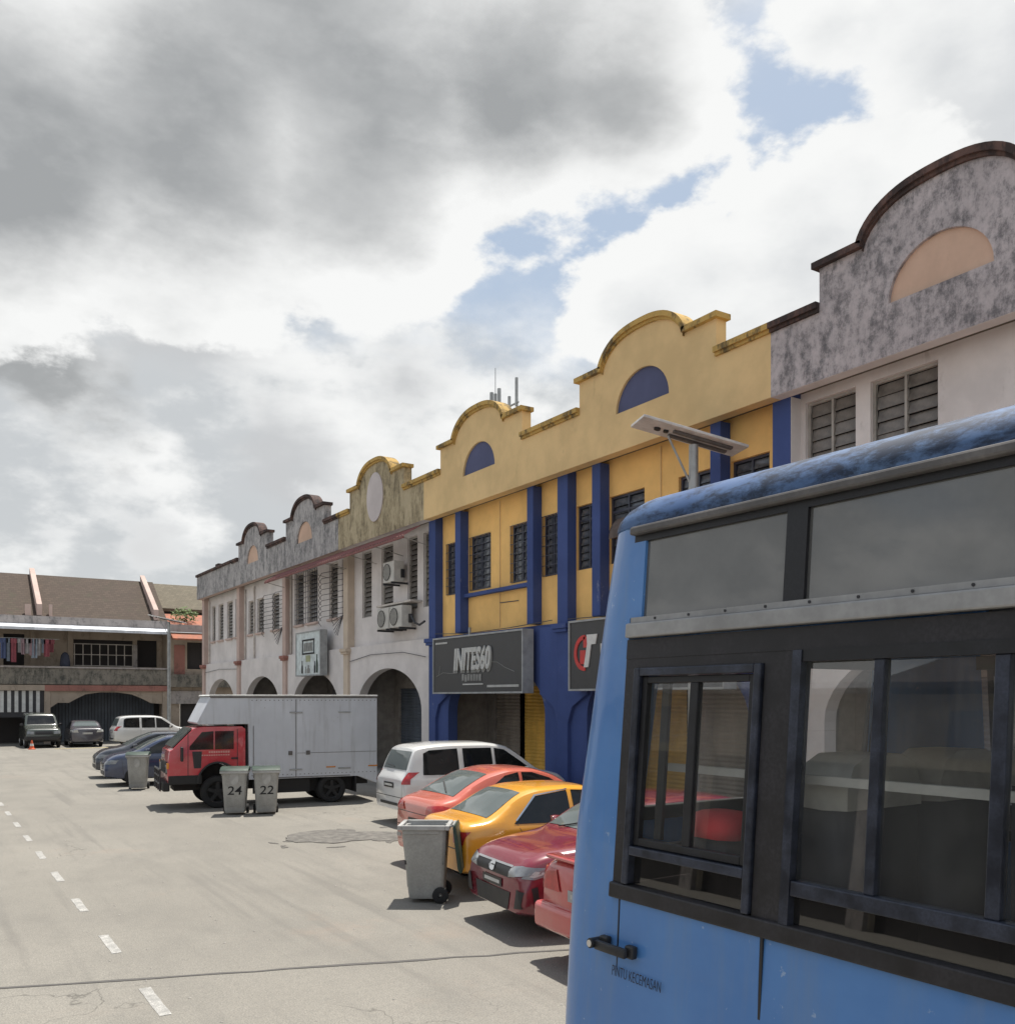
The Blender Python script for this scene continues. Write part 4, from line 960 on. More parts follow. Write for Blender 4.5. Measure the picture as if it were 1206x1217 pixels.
def add_wheel(car, x, y, r, side, w=.19, rim='alloy'):
    t, rm = wheel_meshes(r, w)
    o = ob('wheel', t, 'rubber', car, (x, y, r), (0, 0, 0 if side < 0 else pi))
    ob('rim', rm, rim, o)
def cut_arches(body, cuts):
    mb = MB()
    for (x, r, y0, y1) in cuts: mb.tube((x, y0, r[1]), (x, y1, r[1]), r[0], 40)
    c = mb.build('cutter', 'well')
    md = body.modifiers.new('b', 'BOOLEAN'); md.object = c; md.operation = 'DIFFERENCE'; md.solver = 'EXACT'; md.material_mode = 'TRANSFER'
    bpy.context.view_layer.update()
    me = bpy.data.meshes.new_from_object(body.evaluated_get(bpy.context.evaluated_depsgraph_get()))
    body.modifiers.clear(); old = body.data; body.data = me; bpy.data.objects.remove(c)
    me.polygons.foreach_set('use_smooth', [True] * len(me.polygons)); me.set_sharp_from_angle(angle=R(32))
class Car:
    def __init__(s, P, label, cat, loc, rz, paint, group=None, name='parked_car'):
        """loc = ground point under the middle of the rear end; +x is forwards"""
        s.P = P; s.root = thing(name, label, cat, loc, rz, group); s.L = P['L']
        rings = car_rings(P); mb = MB().loft(rings)
        me = mb.mesh('body', 0, 32)
        bm = bmesh.new(); bm.from_mesh(me); s.bvh = BVHTree.FromBMesh(bm); bm.free()
        s.body = ob('body', me, paint, s.root)
        r = P.get('r', .305); ww = P['W'] / 2
        cuts = []
        for x in (P['xr'], P['xf']):
            for sd in (-1, 1): cuts.append((x, (r * 1.14, r * 1.02), sd * (ww - .27), sd * (ww + .2)))
        cut_arches(s.body, cuts)
        for x in (P['xr'], P['xf']):
            for sd in (-1, 1): add_wheel(s.root, x, sd * (ww - .115), r, sd, rim=P.get('rim', 'alloy'))
    def patch(s, name, mat, view, poly, off=.006, cell=.07, parent=None, thick=0.0):
        L = s.L
        ax = {'side': (0, 2), 'side-': (0, 2), 'rear': (1, 2), 'front': (1, 2), 'top': (0, 1)}[view]
        bm = bmesh.new(); vs = [bm.verts.new((p[0], p[1], 0)) for p in poly]; bm.faces.new(vs)
        for k in (0, 1):
            lo = min(p[k] for p in poly); hi = max(p[k] for p in poly); n = int((hi - lo) / cell)
            for i in range(1, n + 1):
                co = [0, 0, 0]; no = [0, 0, 0]; co[k] = lo + (hi - lo) * i / (n + 1); no[k] = 1
                bmesh.ops.bisect_plane(bm, geom=bm.verts[:] + bm.edges[:] + bm.faces[:], plane_co=co, plane_no=no)
        dead = []
        for v in bm.verts:
            a, b = v.co.x, v.co.y
            o, d = {'side': (Vector((a, 4, b)), Vector((0, -1, 0))), 'side-': (Vector((a, -4, b)), Vector((0, 1, 0))), 'rear': (Vector((-4, a, b)), Vector((1, 0, 0))),
                    'front': (Vector((L + 4, a, b)), Vector((-1, 0, 0))), 'top': (Vector((a, b, 5)), Vector((0, 0, -1)))}[view]
            hit, nor, _, _ = s.bvh.ray_cast(o, d)
            if hit is None: dead.append(v); continue
            if nor.dot(d) > 0: nor = -nor
            v.co = hit + nor * off
        if dead: bmesh.ops.delete(bm, geom=dead, context='VERTS')
        bmesh.ops.recalc_face_normals(bm, faces=bm.faces)
        # face outwards
        c = Vector((L / 2, 0, .6))
        if bm.faces:
            tot = sum((f.normal.dot(f.calc_center_median() - c)) * f.calc_area() for f in bm.faces)
            if tot < 0: bmesh.ops.reverse_faces(bm, faces=bm.faces)
        me = bpy.data.meshes.new(name); bm.to_mesh(me); bm.free()
        me.polygons.foreach_set('use_smooth', [True] * len(me.polygons))
        return ob(name, me, mat, parent or s.root)
    def sides(s, name, mat, poly, **k):
        for v in ('side', 'side-'): s.patch(name, mat, v, poly, **k)
    def both(s, name, mat, view, poly, **k):
        s.patch(name, mat, view, poly, **k); s.patch(name, mat, view, [(-p[0], p[1]) for p in poly][::-1], **k)
    def bothtop(s, name, mat, poly, **k):
        s.patch(name, mat, 'top', poly, **k); s.patch(name, mat, 'top', [(p[0], -p[1]) for p in poly][::-1], **k)
    def seam(s, pts, view='side', w=.008, mat='black_plastic'):
        vs = ('side', 'side-') if view == 'side' else (view,)
        for v in vs:
            for (a, b) in zip(pts, pts[1:]):
                d = Vector((b[0] - a[0], b[1] - a[1])).normalized(); n = Vector((-d.y, d.x)) * w / 2
                s.patch('panel_gap', mat, v, [(a[0] - n.x, a[1] - n.y), (b[0] - n.x, b[1] - n.y), (b[0] + n.x, b[1] + n.y), (a[0] + n.x, a[1] + n.y)], off=.0025, cell=.1)
    def mirror(s, x, z, mat):
        for sd in (-1, 1):
            y = s.P['W'] / 2 * .93
            MB().loft([[(x + .0, sd * (y - .02), z), (x + .09, sd * (y - .02), z), (x + .09, sd * (y - .02), z + .04), (x, sd * (y - .02), z + .04)],
                       [(x - .02, sd * (y + .07), z - .01), (x + .10, sd * (y + .06), z), (x + .10, sd * (y + .06), z + .13), (x - .02, sd * (y + .07), z + .13)],
                       [(x - .02, sd * (y + .19), z + .01), (x + .07, sd * (y + .18), z + .02), (x + .07, sd * (y + .18), z + .12), (x - .02, sd * (y + .19), z + .13)]]).build('wing_mirror', mat, s.root, bevel=.012, smooth=50)
    def handles(s, xs, z, mat):
        for x in xs:
            for sd in (-1, 1):
                hit = s.bvh.ray_cast(Vector((x, sd * 4, z)), Vector((0, -sd, 0)))[0]
                if hit: MB().box(x - .08, x + .08, hit.y - .004, hit.y + .028, z - .012, z + .016).build('door_handle', mat, s.root, bevel=.008)
    def wiper(s, a, b, view='top'):
        pts = []
        for i in range(7):
            t = i / 6; x = a[0] + (b[0] - a[0]) * t; y = a[1] + (b[1] - a[1]) * t
            o, d = (Vector((x, y, 5)), Vector((0, 0, -1))) if view == 'top' else (Vector((-4, x, y)), Vector((1, 0, 0)))
            h, nr = s.bvh.ray_cast(o, d)[:2]
            if h:
                if nr.dot(d) > 0: nr = -nr
                pts.append(tuple(h + nr * .02))
        if len(pts) > 1: MB().path(pts, .009, 5).build('wiper', 'black_plastic', s.root)
    def plate(s, view, z, mat='plate_black', w=.5, h=.11):
        x = 0 if view == 'rear' else s.L
        p = s.patch('number_plate', mat, view, [(-w / 2, z), (w / 2, z), (w / 2, z + h), (-w / 2, z + h)], off=.014)
        q = s.patch('plate_marks', 'pale_mark', view, [(-w * .4, z + h * .3), (w * .4, z + h * .3), (w * .4, z + h * .7), (-w * .4, z + h * .7)], off=.017)
def heading(deg): return R(90 - deg)     # compass-like angle from +Y towards +X -> rotation of the +x axis
def sedan(top, belt, W, L, **k):
    return dict(dict(L=L, W=W, top=top, belt=belt, xr=.86, xf=L - .84, r=.30), **k)
G = 'cars parked nose or tail to the arcade'

# orange sedan, tail to the street
P = sedan([(0, 1.0), (.06, 1.07), (.20, 1.11), (.34, 1.145), (.62, 1.29), (1.02, 1.465), (1.42, 1.54), (1.75, 1.53), (2.12, 1.44), (2.78, 1.08), (3.6, .97), (4.15, .84), (4.32, .70)], [(0, .90), (.4, .99), (1.3, .985), (2.8, .93), (3.7, .84), (4.32, .60)], 1.68, 4.32, r=.32, zb=.16, xr=.78)
c = Car(P, 'orange sedan with red tail lamps parked behind the open wheelie bin', 'car', (6.56, 13.0, 0), heading(93), 'paint_orange', G)
c.patch('rear_window', 'car_glass_sky', 'top', [(.36, -.60), (1.00, -.50), (1.00, .50), (.36, .60)], cell=.05)
c.sides('side_window', 'car_glass', [(.62, 1.07), (.90, 1.22), (1.25, 1.43), (1.50, 1.475), (1.50, 1.03), (.85, 1.02)]); c.sides('side_window', 'car_glass', [(1.56, 1.03), (1.56, 1.475), (1.76, 1.465), (2.06, 1.37), (2.60, 1.05), (2.55, .99)])
c.patch('windscreen', 'car_glass_sky', 'top', [(1.95, -.52), (2.7, -.62), (2.7, .62), (1.95, .52)])
c.both('tail_lamp', 'lamp_red', 'rear', [(.40, .87), (.78, .89), (.80, .97), (.72, 1.02), (.46, .995)], off=.014, cell=.03)
c.sides('tail_lamp', 'lamp_red', [(.03, .89), (.26, .93), (.28, .975), (.05, 1.0)], off=.012, cell=.03)
c.plate('rear', .66); c.seam([(-.72, .62), (.72, .62)], 'rear', .012); c.seam([(-.62, .85), (.62, .85)], 'rear', .01); c.seam([(1.53, .30), (1.53, 1.02)]); c.seam([(2.5, .32), (2.52, .97)]); c.seam([(.95, .66), (.86, 1.0)])
c.wiper((.40, -.30), (.62, .25)); c.mirror(2.42, 1.02, 'paint_orange'); c.handles((1.05, 1.8), .87, 'paint_orange')
c.both('reflector', 'lamp_clear', 'rear', [(.55, .42), (.72, .42), (.72, .48), (.55, .48)], off=.012)

# yellow older sedan, tail to the street
P = sedan([(0, .92), (.05, .98), (.22, 1.0), (.34, 1.015), (.48, 1.07), (1.00, 1.35), (1.25, 1.40), (1.65, 1.415), (2.0, 1.395), (2.3, 1.31), (2.95, .98), (3.6, .89), (3.95, .79), (4.12, .66)], [(0, .84), (.4, .90), (1.8, .89), (3.0, .85), (4.12, .58)], 1.64, 4.12, r=.295, zb=.24, tr=.05, tum=.40, xr=.72)
c = Car(P, 'bright yellow sedan with dark side windows parked beside the maroon car', 'car', (6.14, 11.36, 0), heading(95), 'paint_yellow', G)
c.patch('rear_window', 'car_glass_sky', 'top', [(.40, -.60), (.97, -.50), (.97, .50), (.40, .60)], cell=.05)
c.sides('side_window', 'car_glass', [(.74, .94), (1.14, 1.29), (1.66, 1.35), (1.66, .92)]); c.sides('side_window', 'car_glass', [(1.73, .92), (1.73, 1.35), (1.98, 1.335), (2.25, 1.25), (2.76, .975), (2.74, .91)])
c.sides('window_chrome', 'chrome', [(.77, .985), (1.12, 1.305), (1.67, 1.368), (1.67, 1.353), (1.14, 1.291), (.79, .975)], off=.012)
c.patch('windscreen', 'car_glass_sky', 'top', [(2.1, -.52), (2.9, -.62), (2.9, .62), (2.1, .52)])
c.both('tail_lamp', 'lamp_red', 'rear', [(.42, .70), (.72, .70), (.74, .87), (.42, .86)], off=.012, cell=.04)
c.plate('rear', .74); c.seam([(-.74, .62), (.74, .62)], 'rear', .014); c.seam([(1.70, .36), (1.70, .96)]); c.seam([(2.75, .36), (2.8, .93)]); c.seam([(.92, .68), (.78, .96)])
c.sides('fuel_flap', 'paint_yellow', [(.42, .74), (.58, .74), (.58, .88), (.42, .88)], off=.006); c.mirror(2.7, .97, 'black_plastic'); c.handles((1.0, 1.9), .82, 'black_plastic')
c.both('bumper_lamp', 'lamp_amber', 'rear', [(.52, .44), (.7, .44), (.7, .50), (.52, .50)], off=.012)

# maroon hatchback, nose to the street
P = sedan([(0, 1.02), (.10, 1.07), (.35, 1.12), (.8, 1.33), (1.4, 1.45), (1.9, 1.475), (2.3, 1.45), (2.65, 1.34), (3.25, 1.035), (3.8, .955), (4.05, .88), (4.20, .74)], [(0, .92), (1.0, .95), (3.0, .90), (3.7, .83), (4.0, .76), (4.20, .58)], 1.72, 4.20, r=.31, tf=.13, zb=.20)
hd = 276.5
rr = Vector((sin(R(hd)), cos(R(hd)), 0))
def rear_from_front(fx, fy, L, deg): return (fx - sin(R(deg)) * L, fy - cos(R(deg)) * L, 0)
c = Car(P, 'maroon car with pale headlamp facing out beside the blue bus', 'car', rear_from_front(5.58, 9.08, 4.20, hd), heading(hd), 'paint_maroon', G)
c.sides('side_window', 'car_glass', [(.75, 1.04), (1.2, 1.36), (1.75, 1.405), (1.75, .985)]); c.sides('side_window', 'car_glass', [(1.82, .985), (1.82, 1.405), (2.22, 1.39), (2.55, 1.29), (3.05, 1.02), (3.0, .965)])
c.patch('windscreen', 'car_glass_sky', 'top', [(2.46, -.53), (3.12, -.64), (3.12, .64), (2.46, .53)], cell=.05)
c.patch('rear_window', 'car_glass', 'top', [(.30, -.55), (.80, -.5), (.80, .5), (.30, .55)])
c.patch('grille', 'black_plastic', 'front', [(-.46, .66), (.46, .66), (.42, .77), (-.42, .77)], off=.012, cell=.04)
c.patch('lower_grille', 'black_plastic', 'front', [(-.40, .30), (.40, .30), (.46, .50), (-.46, .50)], off=.010, cell=.05)
c.patch('emblem', 'chrome', 'front', [(.07 * cos(2 * pi * i / 12), .725 + .05 * sin(2 * pi * i / 12)) for i in range(12)], off=.022, cell=.2)
c.patch('grille_bar', 'chrome', 'front', [(-.46, .765), (.46, .765), (.45, .785), (-.45, .785)], off=.018, cell=.05)
c.both('headlamp', 'lamp_clear', 'front', [(.42, .665), (.66, .70), (.77, .735), (.75, .79), (.60, .80), (.44, .775)], off=.014, cell=.03)
c.sides('headlamp', 'lamp_clear', [(3.72, .755), (4.05, .67), (4.17, .68), (4.10, .77), (3.80, .80)], off=.010, cell=.03)
c.sides('headlamp_inner', 'pale_mark', [(3.86, .745), (4.06, .69), (4.10, .70), (4.04, .755), (3.90, .78)], off=.0135, cell=.03)
c.both('fog_surround', 'black_plastic', 'front', [(.56, .34), (.70, .36), (.72, .54), (.62, .56)], off=.012, cell=.04)
c.sides('bumper_slot', 'black_plastic', [(3.99, .36), (4.05, .36), (4.09, .58), (4.02, .60)], off=.010, cell=.03)
c.plate('front', .52, 'plate_black', .5, .10); c.seam([(3.62, .34), (3.66, .86)]); c.seam([(1.78, .3), (1.78, .98)]); c.seam([(2.95, .3), (3.0, .95)])
for yy in (-.30, .28): c.wiper((3.16, yy), (2.98, yy + .42))
c.mirror(2.85, 1.0, 'paint_maroon'); c.handles((1.35, 2.05), .86, 'paint_maroon')
for s_ in (-1, 1): c.seam([(3.15, s_ * .45), (3.6, s_ * .40), (4.0, s_ * .34)], 'top', .008, 'paint_maroon')

# red car behind the bus, tail to the street
P = sedan([(0, .98), (.06, 1.04), (.4, 1.06), (.7, 1.09), (1.3, 1.38), (1.9, 1.44), (2.4, 1.40), (3.2, 1.02), (3.8, .92), (4.1, .80), (4.2, .70)], [(0, .90), (1.0, .92), (3.0, .88), (4.2, .60)], 1.70, 4.20, r=.30, zb=.24)
c = Car(P, 'bright red car mostly hidden by the blue bus', 'car', (5.30, 7.0, 0), heading(94), 'paint_red', G)
c.patch('rear_window', 'car_glass_sky', 'top', [(.74, -.58), (1.24, -.5), (1.24, .5), (.74, .58)]); c.sides('side_window', 'car_glass', [(1.1, .97), (1.5, 1.33), (2.35, 1.34), (2.95, .98)])
c.both('tail_lamp', 'lamp_red', 'rear', [(.40, .74), (.78, .74), (.80, .97), (.46, .95)], off=.012, cell=.04)
MB().box(-.07, .30, -.835, .835, .33, .60).build('bumper', 'paint_red', c.root, bevel=.06, smooth=50, seg=4); c.plate('rear', .68, 'plate_pale')
MB().box(-.02, .14, -.66, .66, 1.05, 1.09).build('spoiler', 'paint_red', c.root, bevel=.015, smooth=50)

# white people carrier, tail to the street
P = sedan([(0, .98), (.05, 1.05), (.11, 1.12), (.20, 1.35), (.32, 1.60), (.50, 1.665), (1.2, 1.705), (1.9, 1.70), (2.45, 1.63), (3.2, 1.14), (3.35, 1.08), (3.8, .98), (4.0, .86), (4.12, .70)], [(0, .92), (.3, .98), (1.5, .97), (3.0, .93), (3.7, .86), (4.12, .6)], 1.67, 4.12, r=.31, zb=.25, tum=.26, tr=.06)
def mpv(label, loc, deg, paint='paint_white', group=G):
    c = Car(P, label, 'car', loc, heading(deg), paint, group)
    c.patch('rear_window', 'car_glass_sky', 'rear', [(-.60, 1.16), (.60, 1.16), (.55, 1.54), (-.55, 1.54)], cell=.05)
    c.sides('side_window', 'car_glass', [(.44, 1.06), (.48, 1.50), (.62, 1.56), (1.28, 1.585), (1.28, 1.04)]); c.sides('side_window', 'car_glass', [(1.40, 1.04), (1.40, 1.585), (2.1, 1.58), (2.1, 1.03)]); c.sides('side_window', 'car_glass', [(2.17, 1.03), (2.17, 1.575), (2.42, 1.53), (3.05, 1.10), (3.0, 1.02)])
    c.patch('windscreen', 'car_glass_sky', 'top', [(2.52, -.58), (3.14, -.64), (3.14, .64), (2.52, .58)])
    c.sides('tail_lamp', 'lamp_red', [(.05, .88), (.14, .88), (.16, 1.02), (.10, 1.04)], off=.010, cell=.03); c.both('tail_lamp', 'lamp_red', 'rear', [(.66, .88), (.76, .88), (.74, 1.12), (.69, 1.12)], off=.012, cell=.04)
    c.plate('rear', .78); c.seam([(-.70, .60), (.70, .60)], 'rear', .014); c.seam([(-.66, 1.14), (-.66, .62)], 'rear'); c.seam([(.66, 1.14), (.66, .62)], 'rear')
    c.seam([(1.34, .3), (1.34, 1.04)]); c.seam([(2.14, .3), (2.14, 1.03)]); c.seam([(3.05, .32), (3.05, 1.0)]); c.mirror(2.85, 1.04, paint); c.handles((1.5, 2.3), .92, paint)
    c.patch('bumper_grille', 'black_plastic', 'rear', [(-.45, .42), (.45, .42), (.45, .48), (-.45, .48)], off=.012)
    c.wiper((.0, 1.20), (.42, 1.24), 'rear')
    return c
mpv('white people carrier parked beside the truck, dark side glass', (8.38, 17.82, 0), 92.5)
mpv('white people carrier parked in front of the old terrace at the street end', (8.9, 54.2, 0), 88, group='cars parked at the street end')

# cars beyond the truck, noses to the street
P = sedan([(0, 1.0), (.1, 1.06), (.5, 1.22), (1.0, 1.42), (1.6, 1.51), (2.1, 1.50), (2.5, 1.38), (3.25, 1.03), (3.7, .94), (3.92, .82), (4.02, .70)], [(0, .92), (1.0, .95), (3.0, .90), (3.6, .82), (4.02, .58)], 1.70, 4.02, r=.30, tf=.16)
def front_car(label, front, deg, paint, group):
    c = Car(P, label, 'car', rear_from_front(*front, P['L'], deg), heading(deg), paint, group)
    c.sides('side_window', 'car_glass', [(.7, 1.05), (1.15, 1.39), (1.65, 1.44), (1.65, .985)]); c.sides('side_window', 'car_glass', [(1.72, .985), (1.72, 1.44), (2.1, 1.42), (2.42, 1.33), (2.98, 1.02), (2.95, .97)])
    c.patch('windscreen', 'car_glass_sky', 'top', [(2.26, -.54), (3.10, -.64), (3.10, .64), (2.26, .54)])
    c.both('headlamp', 'lamp_clear', 'front', [(.44, .64), (.74, .68), (.74, .79), (.56, .76)], off=.012, cell=.04); c.sides('headlamp', 'lamp_clear', [(3.62, .78), (3.9, .66), (3.98, .70), (3.85, .80)], off=.010, cell=.03)
    c.patch('grille', 'black_plastic', 'front', [(-.4, .62), (.4, .62), (.4, .68), (-.4, .68)], off=.012); c.patch('lower_grille', 'black_plastic', 'front', [(-.5, .30), (.5, .30), (.5, .46), (-.5, .46)], off=.012)
    c.plate('front', .50); c.mirror(2.8, 1.0, paint); c.seam([(1.68, .3), (1.68, .98)]); c.seam([(2.9, .3), (2.95, .95)]); c.handles((1.3, 1.95), .86, paint)
    c.seam([(3.5, .34), (3.55, .84)])
    return c
front_car('dark blue hatchback parked directly behind the lone wheelie bin', (4.72, 30.35, 0)[:2], 274, 'paint_navy', G)
front_car('black hatchback parked on the far side of the dark blue one', (4.95, 33.5), 274, 'paint_black', G)
# far end: olive off-roader and slate saloon
P2 = sedan([(0, 1.05), (.06, 1.5), (.2, 1.76), (.5, 1.83), (1.6, 1.85), (2.3, 1.80), (2.9, 1.20), (3.1, 1.14), (3.8, 1.08), (4.05, .98), (4.12, .80)], [(0, 1.0), (1.5, 1.05), (3.0, 1.02), (3.8, .98), (4.12, .7)], 1.80, 4.12, r=.37, zb=.34, tum=.18, tf=.06, xr=.8, xf=3.3)
c = Car(P2, 'dark green boxy off-roader facing out from the striped shutter', 'car', rear_from_front(5.62, 54.6, 4.12, 180), heading(180), 'paint_olive', 'cars parked at the street end')
c.patch('windscreen', 'car_glass', 'front', [(-.70, 1.24), (.70, 1.24), (.62, 1.70), (-.62, 1.70)]); c.both('headlamp', 'lamp_clear', 'front', [(.48, .74), (.78, .76), (.78, .90), (.48, .88)], off=.015)
c.patch('grille', 'black_plastic', 'front', [(-.42, .72), (.42, .72), (.42, .9), (-.42, .9)], off=.015); c.patch('bumper', 'black_plastic', 'front', [(-.86, .40), (.86, .40), (.86, .62), (-.86, .62)], off=.06); c.sides('side_window', 'car_glass', [(.3, 1.15), (.35, 1.66), (2.25, 1.68), (2.7, 1.15)]); c.mirror(2.6, 1.15, 'black_plastic')
P3 = sedan([(0, .98), (.08, 1.03), (.5, 1.06), (.7, 1.1), (1.3, 1.38), (1.9, 1.44), (2.4, 1.40), (3.2, 1.02), (3.8, .92), (4.2, .78), (4.35, .68)], [(0, .90), (1.0, .92), (3.0, .88), (4.35, .6)], 1.72, 4.35)
c = Car(P3, 'slate grey saloon with bright rear window parked beside the dark green off-roader', 'car', (7.72, 54.4, 0), heading(2), 'paint_slate', 'cars parked at the street end')
c.patch('rear_window', 'car_glass_sky', 'top', [(.74, -.6), (1.26, -.5), (1.26, .5), (.74, .6)]); c.both('tail_lamp', 'pale_mark', 'rear', [(.44, .80), (.80, .82), (.80, .94), (.5, .94)], off=.012); c.plate('rear', .70, 'plate_pale'); c.sides('side_window', 'car_glass', [(1.1, .97), (1.5, 1.33), (2.35, 1.34), (2.95, .98)])

# ------------------------------------------------------------------ red truck with a white box body
def truck():
    L, HW = 5.12, .86
    deg = 276.5; fx, fy = 4.93, 22.62        # near front corner
    n = Vector((sin(R(deg)), cos(R(deg)), 0)); left = Vector((-n.y, n.x, 0))
    centre = Vector((fx, fy, 0)) - left * HW            # front middle (near side is the truck's left)
    loc = centre - n * L
    t = thing('box_truck', 'red cab truck with a tall white box body behind two numbered bins', 'truck', tuple(loc), heading(deg))
    X = lambda d: L - d                                   # d measured back from the front
    # cab
    prof = [(X(.02), .62), (X(.0), 1.0), (X(.06), 1.40), (X(.12), 1.44), (X(.60), 1.93), (X(.80), 1.97), (X(1.72), 1.97), (X(1.80), 1.90), (X(1.80), .72), (X(1.60), .72)] + [(X(1.15) - .45 * cos(pi * i / 14), .62 + .47 * sin(pi * i / 14)) for i in range(1, 14)] + [(X(.70), .62)]
    MB().prism(prof, 'y', -HW + .02, HW - .02).build('cab', 'truck_red', t, bevel=.045, smooth=35, seg=3)
    for s in (-1, 1):
        y0, y1 = s * (HW - .021), s * (HW - .012)
        MB().prism([(X(.50), 1.50), (X(.78), 1.84), (X(1.05), 1.86), (X(1.05), 1.42), (X(.50), 1.42)], 'y', y0, y1).build('side_window', 'car_glass', t)
        MB().prism([(X(1.08), 1.42), (X(1.08), 1.86), (X(1.52), 1.86), (X(1.52), 1.42)], 'y', y0, y1).build('side_window', 'car_glass', t)
        MB().prism([(X(.56), 1.38), (X(.78), 1.38), (X(.76), .98), (X(.60), .98)], 'y', y0, y1).build('door_vent', 'black_plastic', t)
        MB().box(X(1.62), X(1.46), y0, s * (HW + .012), 1.18, 1.22).build('door_handle', 'black_plastic', t, bevel=.006)
        for (a, b, c_, d_) in ((.46, .475, .74, 1.9), (1.60, 1.615, .74, 1.9)): MB().box(X(b), X(a), y0, s * (HW - .017), c_, d_).build('panel_gap', 'black_plastic', t)
        MB().strip([(X(1.15) - .45 * cos(pi * i / 14), .62 + .47 * sin(pi * i / 14)) for i in range(15)], [(X(1.15) - .49 * cos(pi * i / 14), .62 + .51 * sin(pi * i / 14)) for i in range(15)], 'y', y0, s * (HW + .01)).build('wheel_arch_lip', 'black_plastic', t)
        MB().prism([(X(1.15) - .44 * cos(pi * i / 14), .5 + .56 * sin(pi * i / 14)) for i in range(15)], 'y', s * .3, s * .55).build('wheel_well', 'well', t)
        MB().box(X(.78), X(.02), s * (HW - .05), s * (HW - .008), .60, .82).build('corner_bumper', 'chassis', t, bevel=.02)
        mr = MB().box(X(.34), X(.28), s * (HW + .06), s * (HW + .2), 1.16, 1.5).build('wing_mirror', 'black_plastic', t, bevel=.02)
        MB().tube((X(.31), s * (HW - .03), 1.5), (X(.31), s * (HW + .13), 1.48), .012, 6).tube((X(.31), s * (HW - .03), 1.2), (X(.31), s * (HW + .13), 1.24), .012, 6).build('mirror_arm', 'black_metal', mr)
    th = math.atan2(1.93 - 1.44, .48)
    MB().prism([(X(.13), 1.475), (X(.57), 1.925), (X(.55), 1.945), (X(.11), 1.495)], 'y', -HW + .10, HW - .10).build('windscreen', 'car_glass_sky', t)
    m = MB(); rnd = random.Random(6)
    for row, z in enumerate((1.335, 1.27)):
        for i in range(9 if row == 0 else 13): m.box(X(1.42) + i * .055, X(1.42) + i * .055 + .04, HW - .02, HW - .014, z, z + (.05 if row == 0 else .03))
    m.build('door_lettering', 'pink_mark', t)
    MB().box(X(.0), X(-.012), -HW + .12, HW - .12, .86, 1.14).build('grille', 'chassis', t, bevel=.004)
    for s in (-1, 1):
        MB().box(X(.02), X(-.02), s * (HW - .34), s * (HW - .08), .88, 1.08).build('headlamp', 'lamp_clear', t, bevel=.02)
        MB().box(X(.04), X(-.016), s * (HW - .075), s * (HW - .014), .98, 1.12).build('indicator', 'lamp_amber', t, bevel=.01)
    MB().box(X(.06), X(-.10), -HW + .02, HW - .02, .45, .66).build('bumper', 'chassis', t, bevel=.03)
    MB().box(X(-.10), X(-.115), -.45, .45, .42, .58).build('bumper_plate', 'truck_red', t, bevel=.01)
    m = MB()
    for z in (.62, .80, .95): m.tube((X(-.14), -.6, z), (X(-.14), .6, z), .022, 8)
    for y in (-.6, -.2, .2, .6): m.tube((X(-.14), y, .45), (X(-.14), y, .97), .022, 8)
    m.build('bull_bar', 'black_metal', t, smooth=40)
    # box body with a sloping nose over the cab
    bx = [(X(.98), 2.70), (X(.66), 2.06), (X(.70), 2.02), (X(1.86), 2.02), (X(1.88), .66), (X(4.60), .66), (X(5.12), .46), (X(5.12), 2.70)]
    MB().prism(bx, 'y', -HW - .02, HW + .02).build('box_body', 'truck_box', t, bevel=.012)
    MB().prism([(X(.93), 2.701), (X(.96), 2.735), (X(5.13), 2.735), (X(5.13), 2.701)], 'y', -HW - .04, HW + .04).build('box_roof_edge', 'truck_roof', t, bevel=.01)
    box('roof_lip', 'gutter_grey', t, X(5.12), X(.97), -HW - .032, HW + .032, 2.655, 2.70)
    for s in (-1, 1):
        y0, y1 = s * (HW + .021), s * (HW + .026)
        for d, z0, z1 in ((3.02, .70, 2.62), (1.98, .70, 1.98)): MB().box(X(d + .008), X(d - .008), y0, y1, z0, z1).build('door_gap', 'gutter_grey', t)
        MB().box(X(5.10), X(3.05), y0, y1, 1.28, 1.288).build('door_gap', 'gutter_grey', t)
        for d in (3.02, 4.25):
            for z in (.86, 2.28): MB().box(X(d + .16), X(d - .16), y0, s * (HW + .04), z, z + .035).build('hinge', 'galv', t, bevel=.004)
        for d in (2.88, 3.32): MB().box(X(d + .05), X(d - .05), y0, s * (HW + .045), 1.24, 1.34).build('latch', 'gutter_grey', t, bevel=.006)
        for d in (3.9, 5.0): MB().box(X(d + .12), X(d - .12), y0, s * (HW + .036), .90, .93).build('side_marker', 'lamp_amber', t)
        MB().box(X(4.4), X(2.0), y0, y1, .68, .70).build('skirt_rail', 'gutter_grey', t)
    rv = MB().lathe([(.001, .004), (.010, .0035), (.013, 0)], 8).mesh('rivet')
    for s in (-1, 1):
        for i in range(30):
            for z in (2.60, .76):
                d = 1.95 + i * .107
                if d < 5.08: ob('rivet', rv, 'gutter_grey', t, (X(d), s * (HW + .0205), z), (0, 0, 0 if s > 0 else pi))
    # chassis and wheels
    box('chassis_rail', 'chassis', t, X(5.0), X(.2), -.42, .42, .42, .66); box('fuel_tank', 'chassis', t, X(2.9), X(2.2), .3, .7, .38, .65, bevel=.05); box('battery_box', 'chassis', t, X(2.9), X(2.3), -.7, -.3, .38, .65)
    for s in (-1, 1):
        box('underside_shade', 'chassis', t, X(3.4), X(2.0), s * .70 - .03, s * .70 + .03, .30, .66); box('wheel_shade', 'chassis', t, X(4.6), X(3.4), s * .45 - .06, s * .45 + .06, .30, .66)  # dark panels added to stand in for the black shadow under the truck
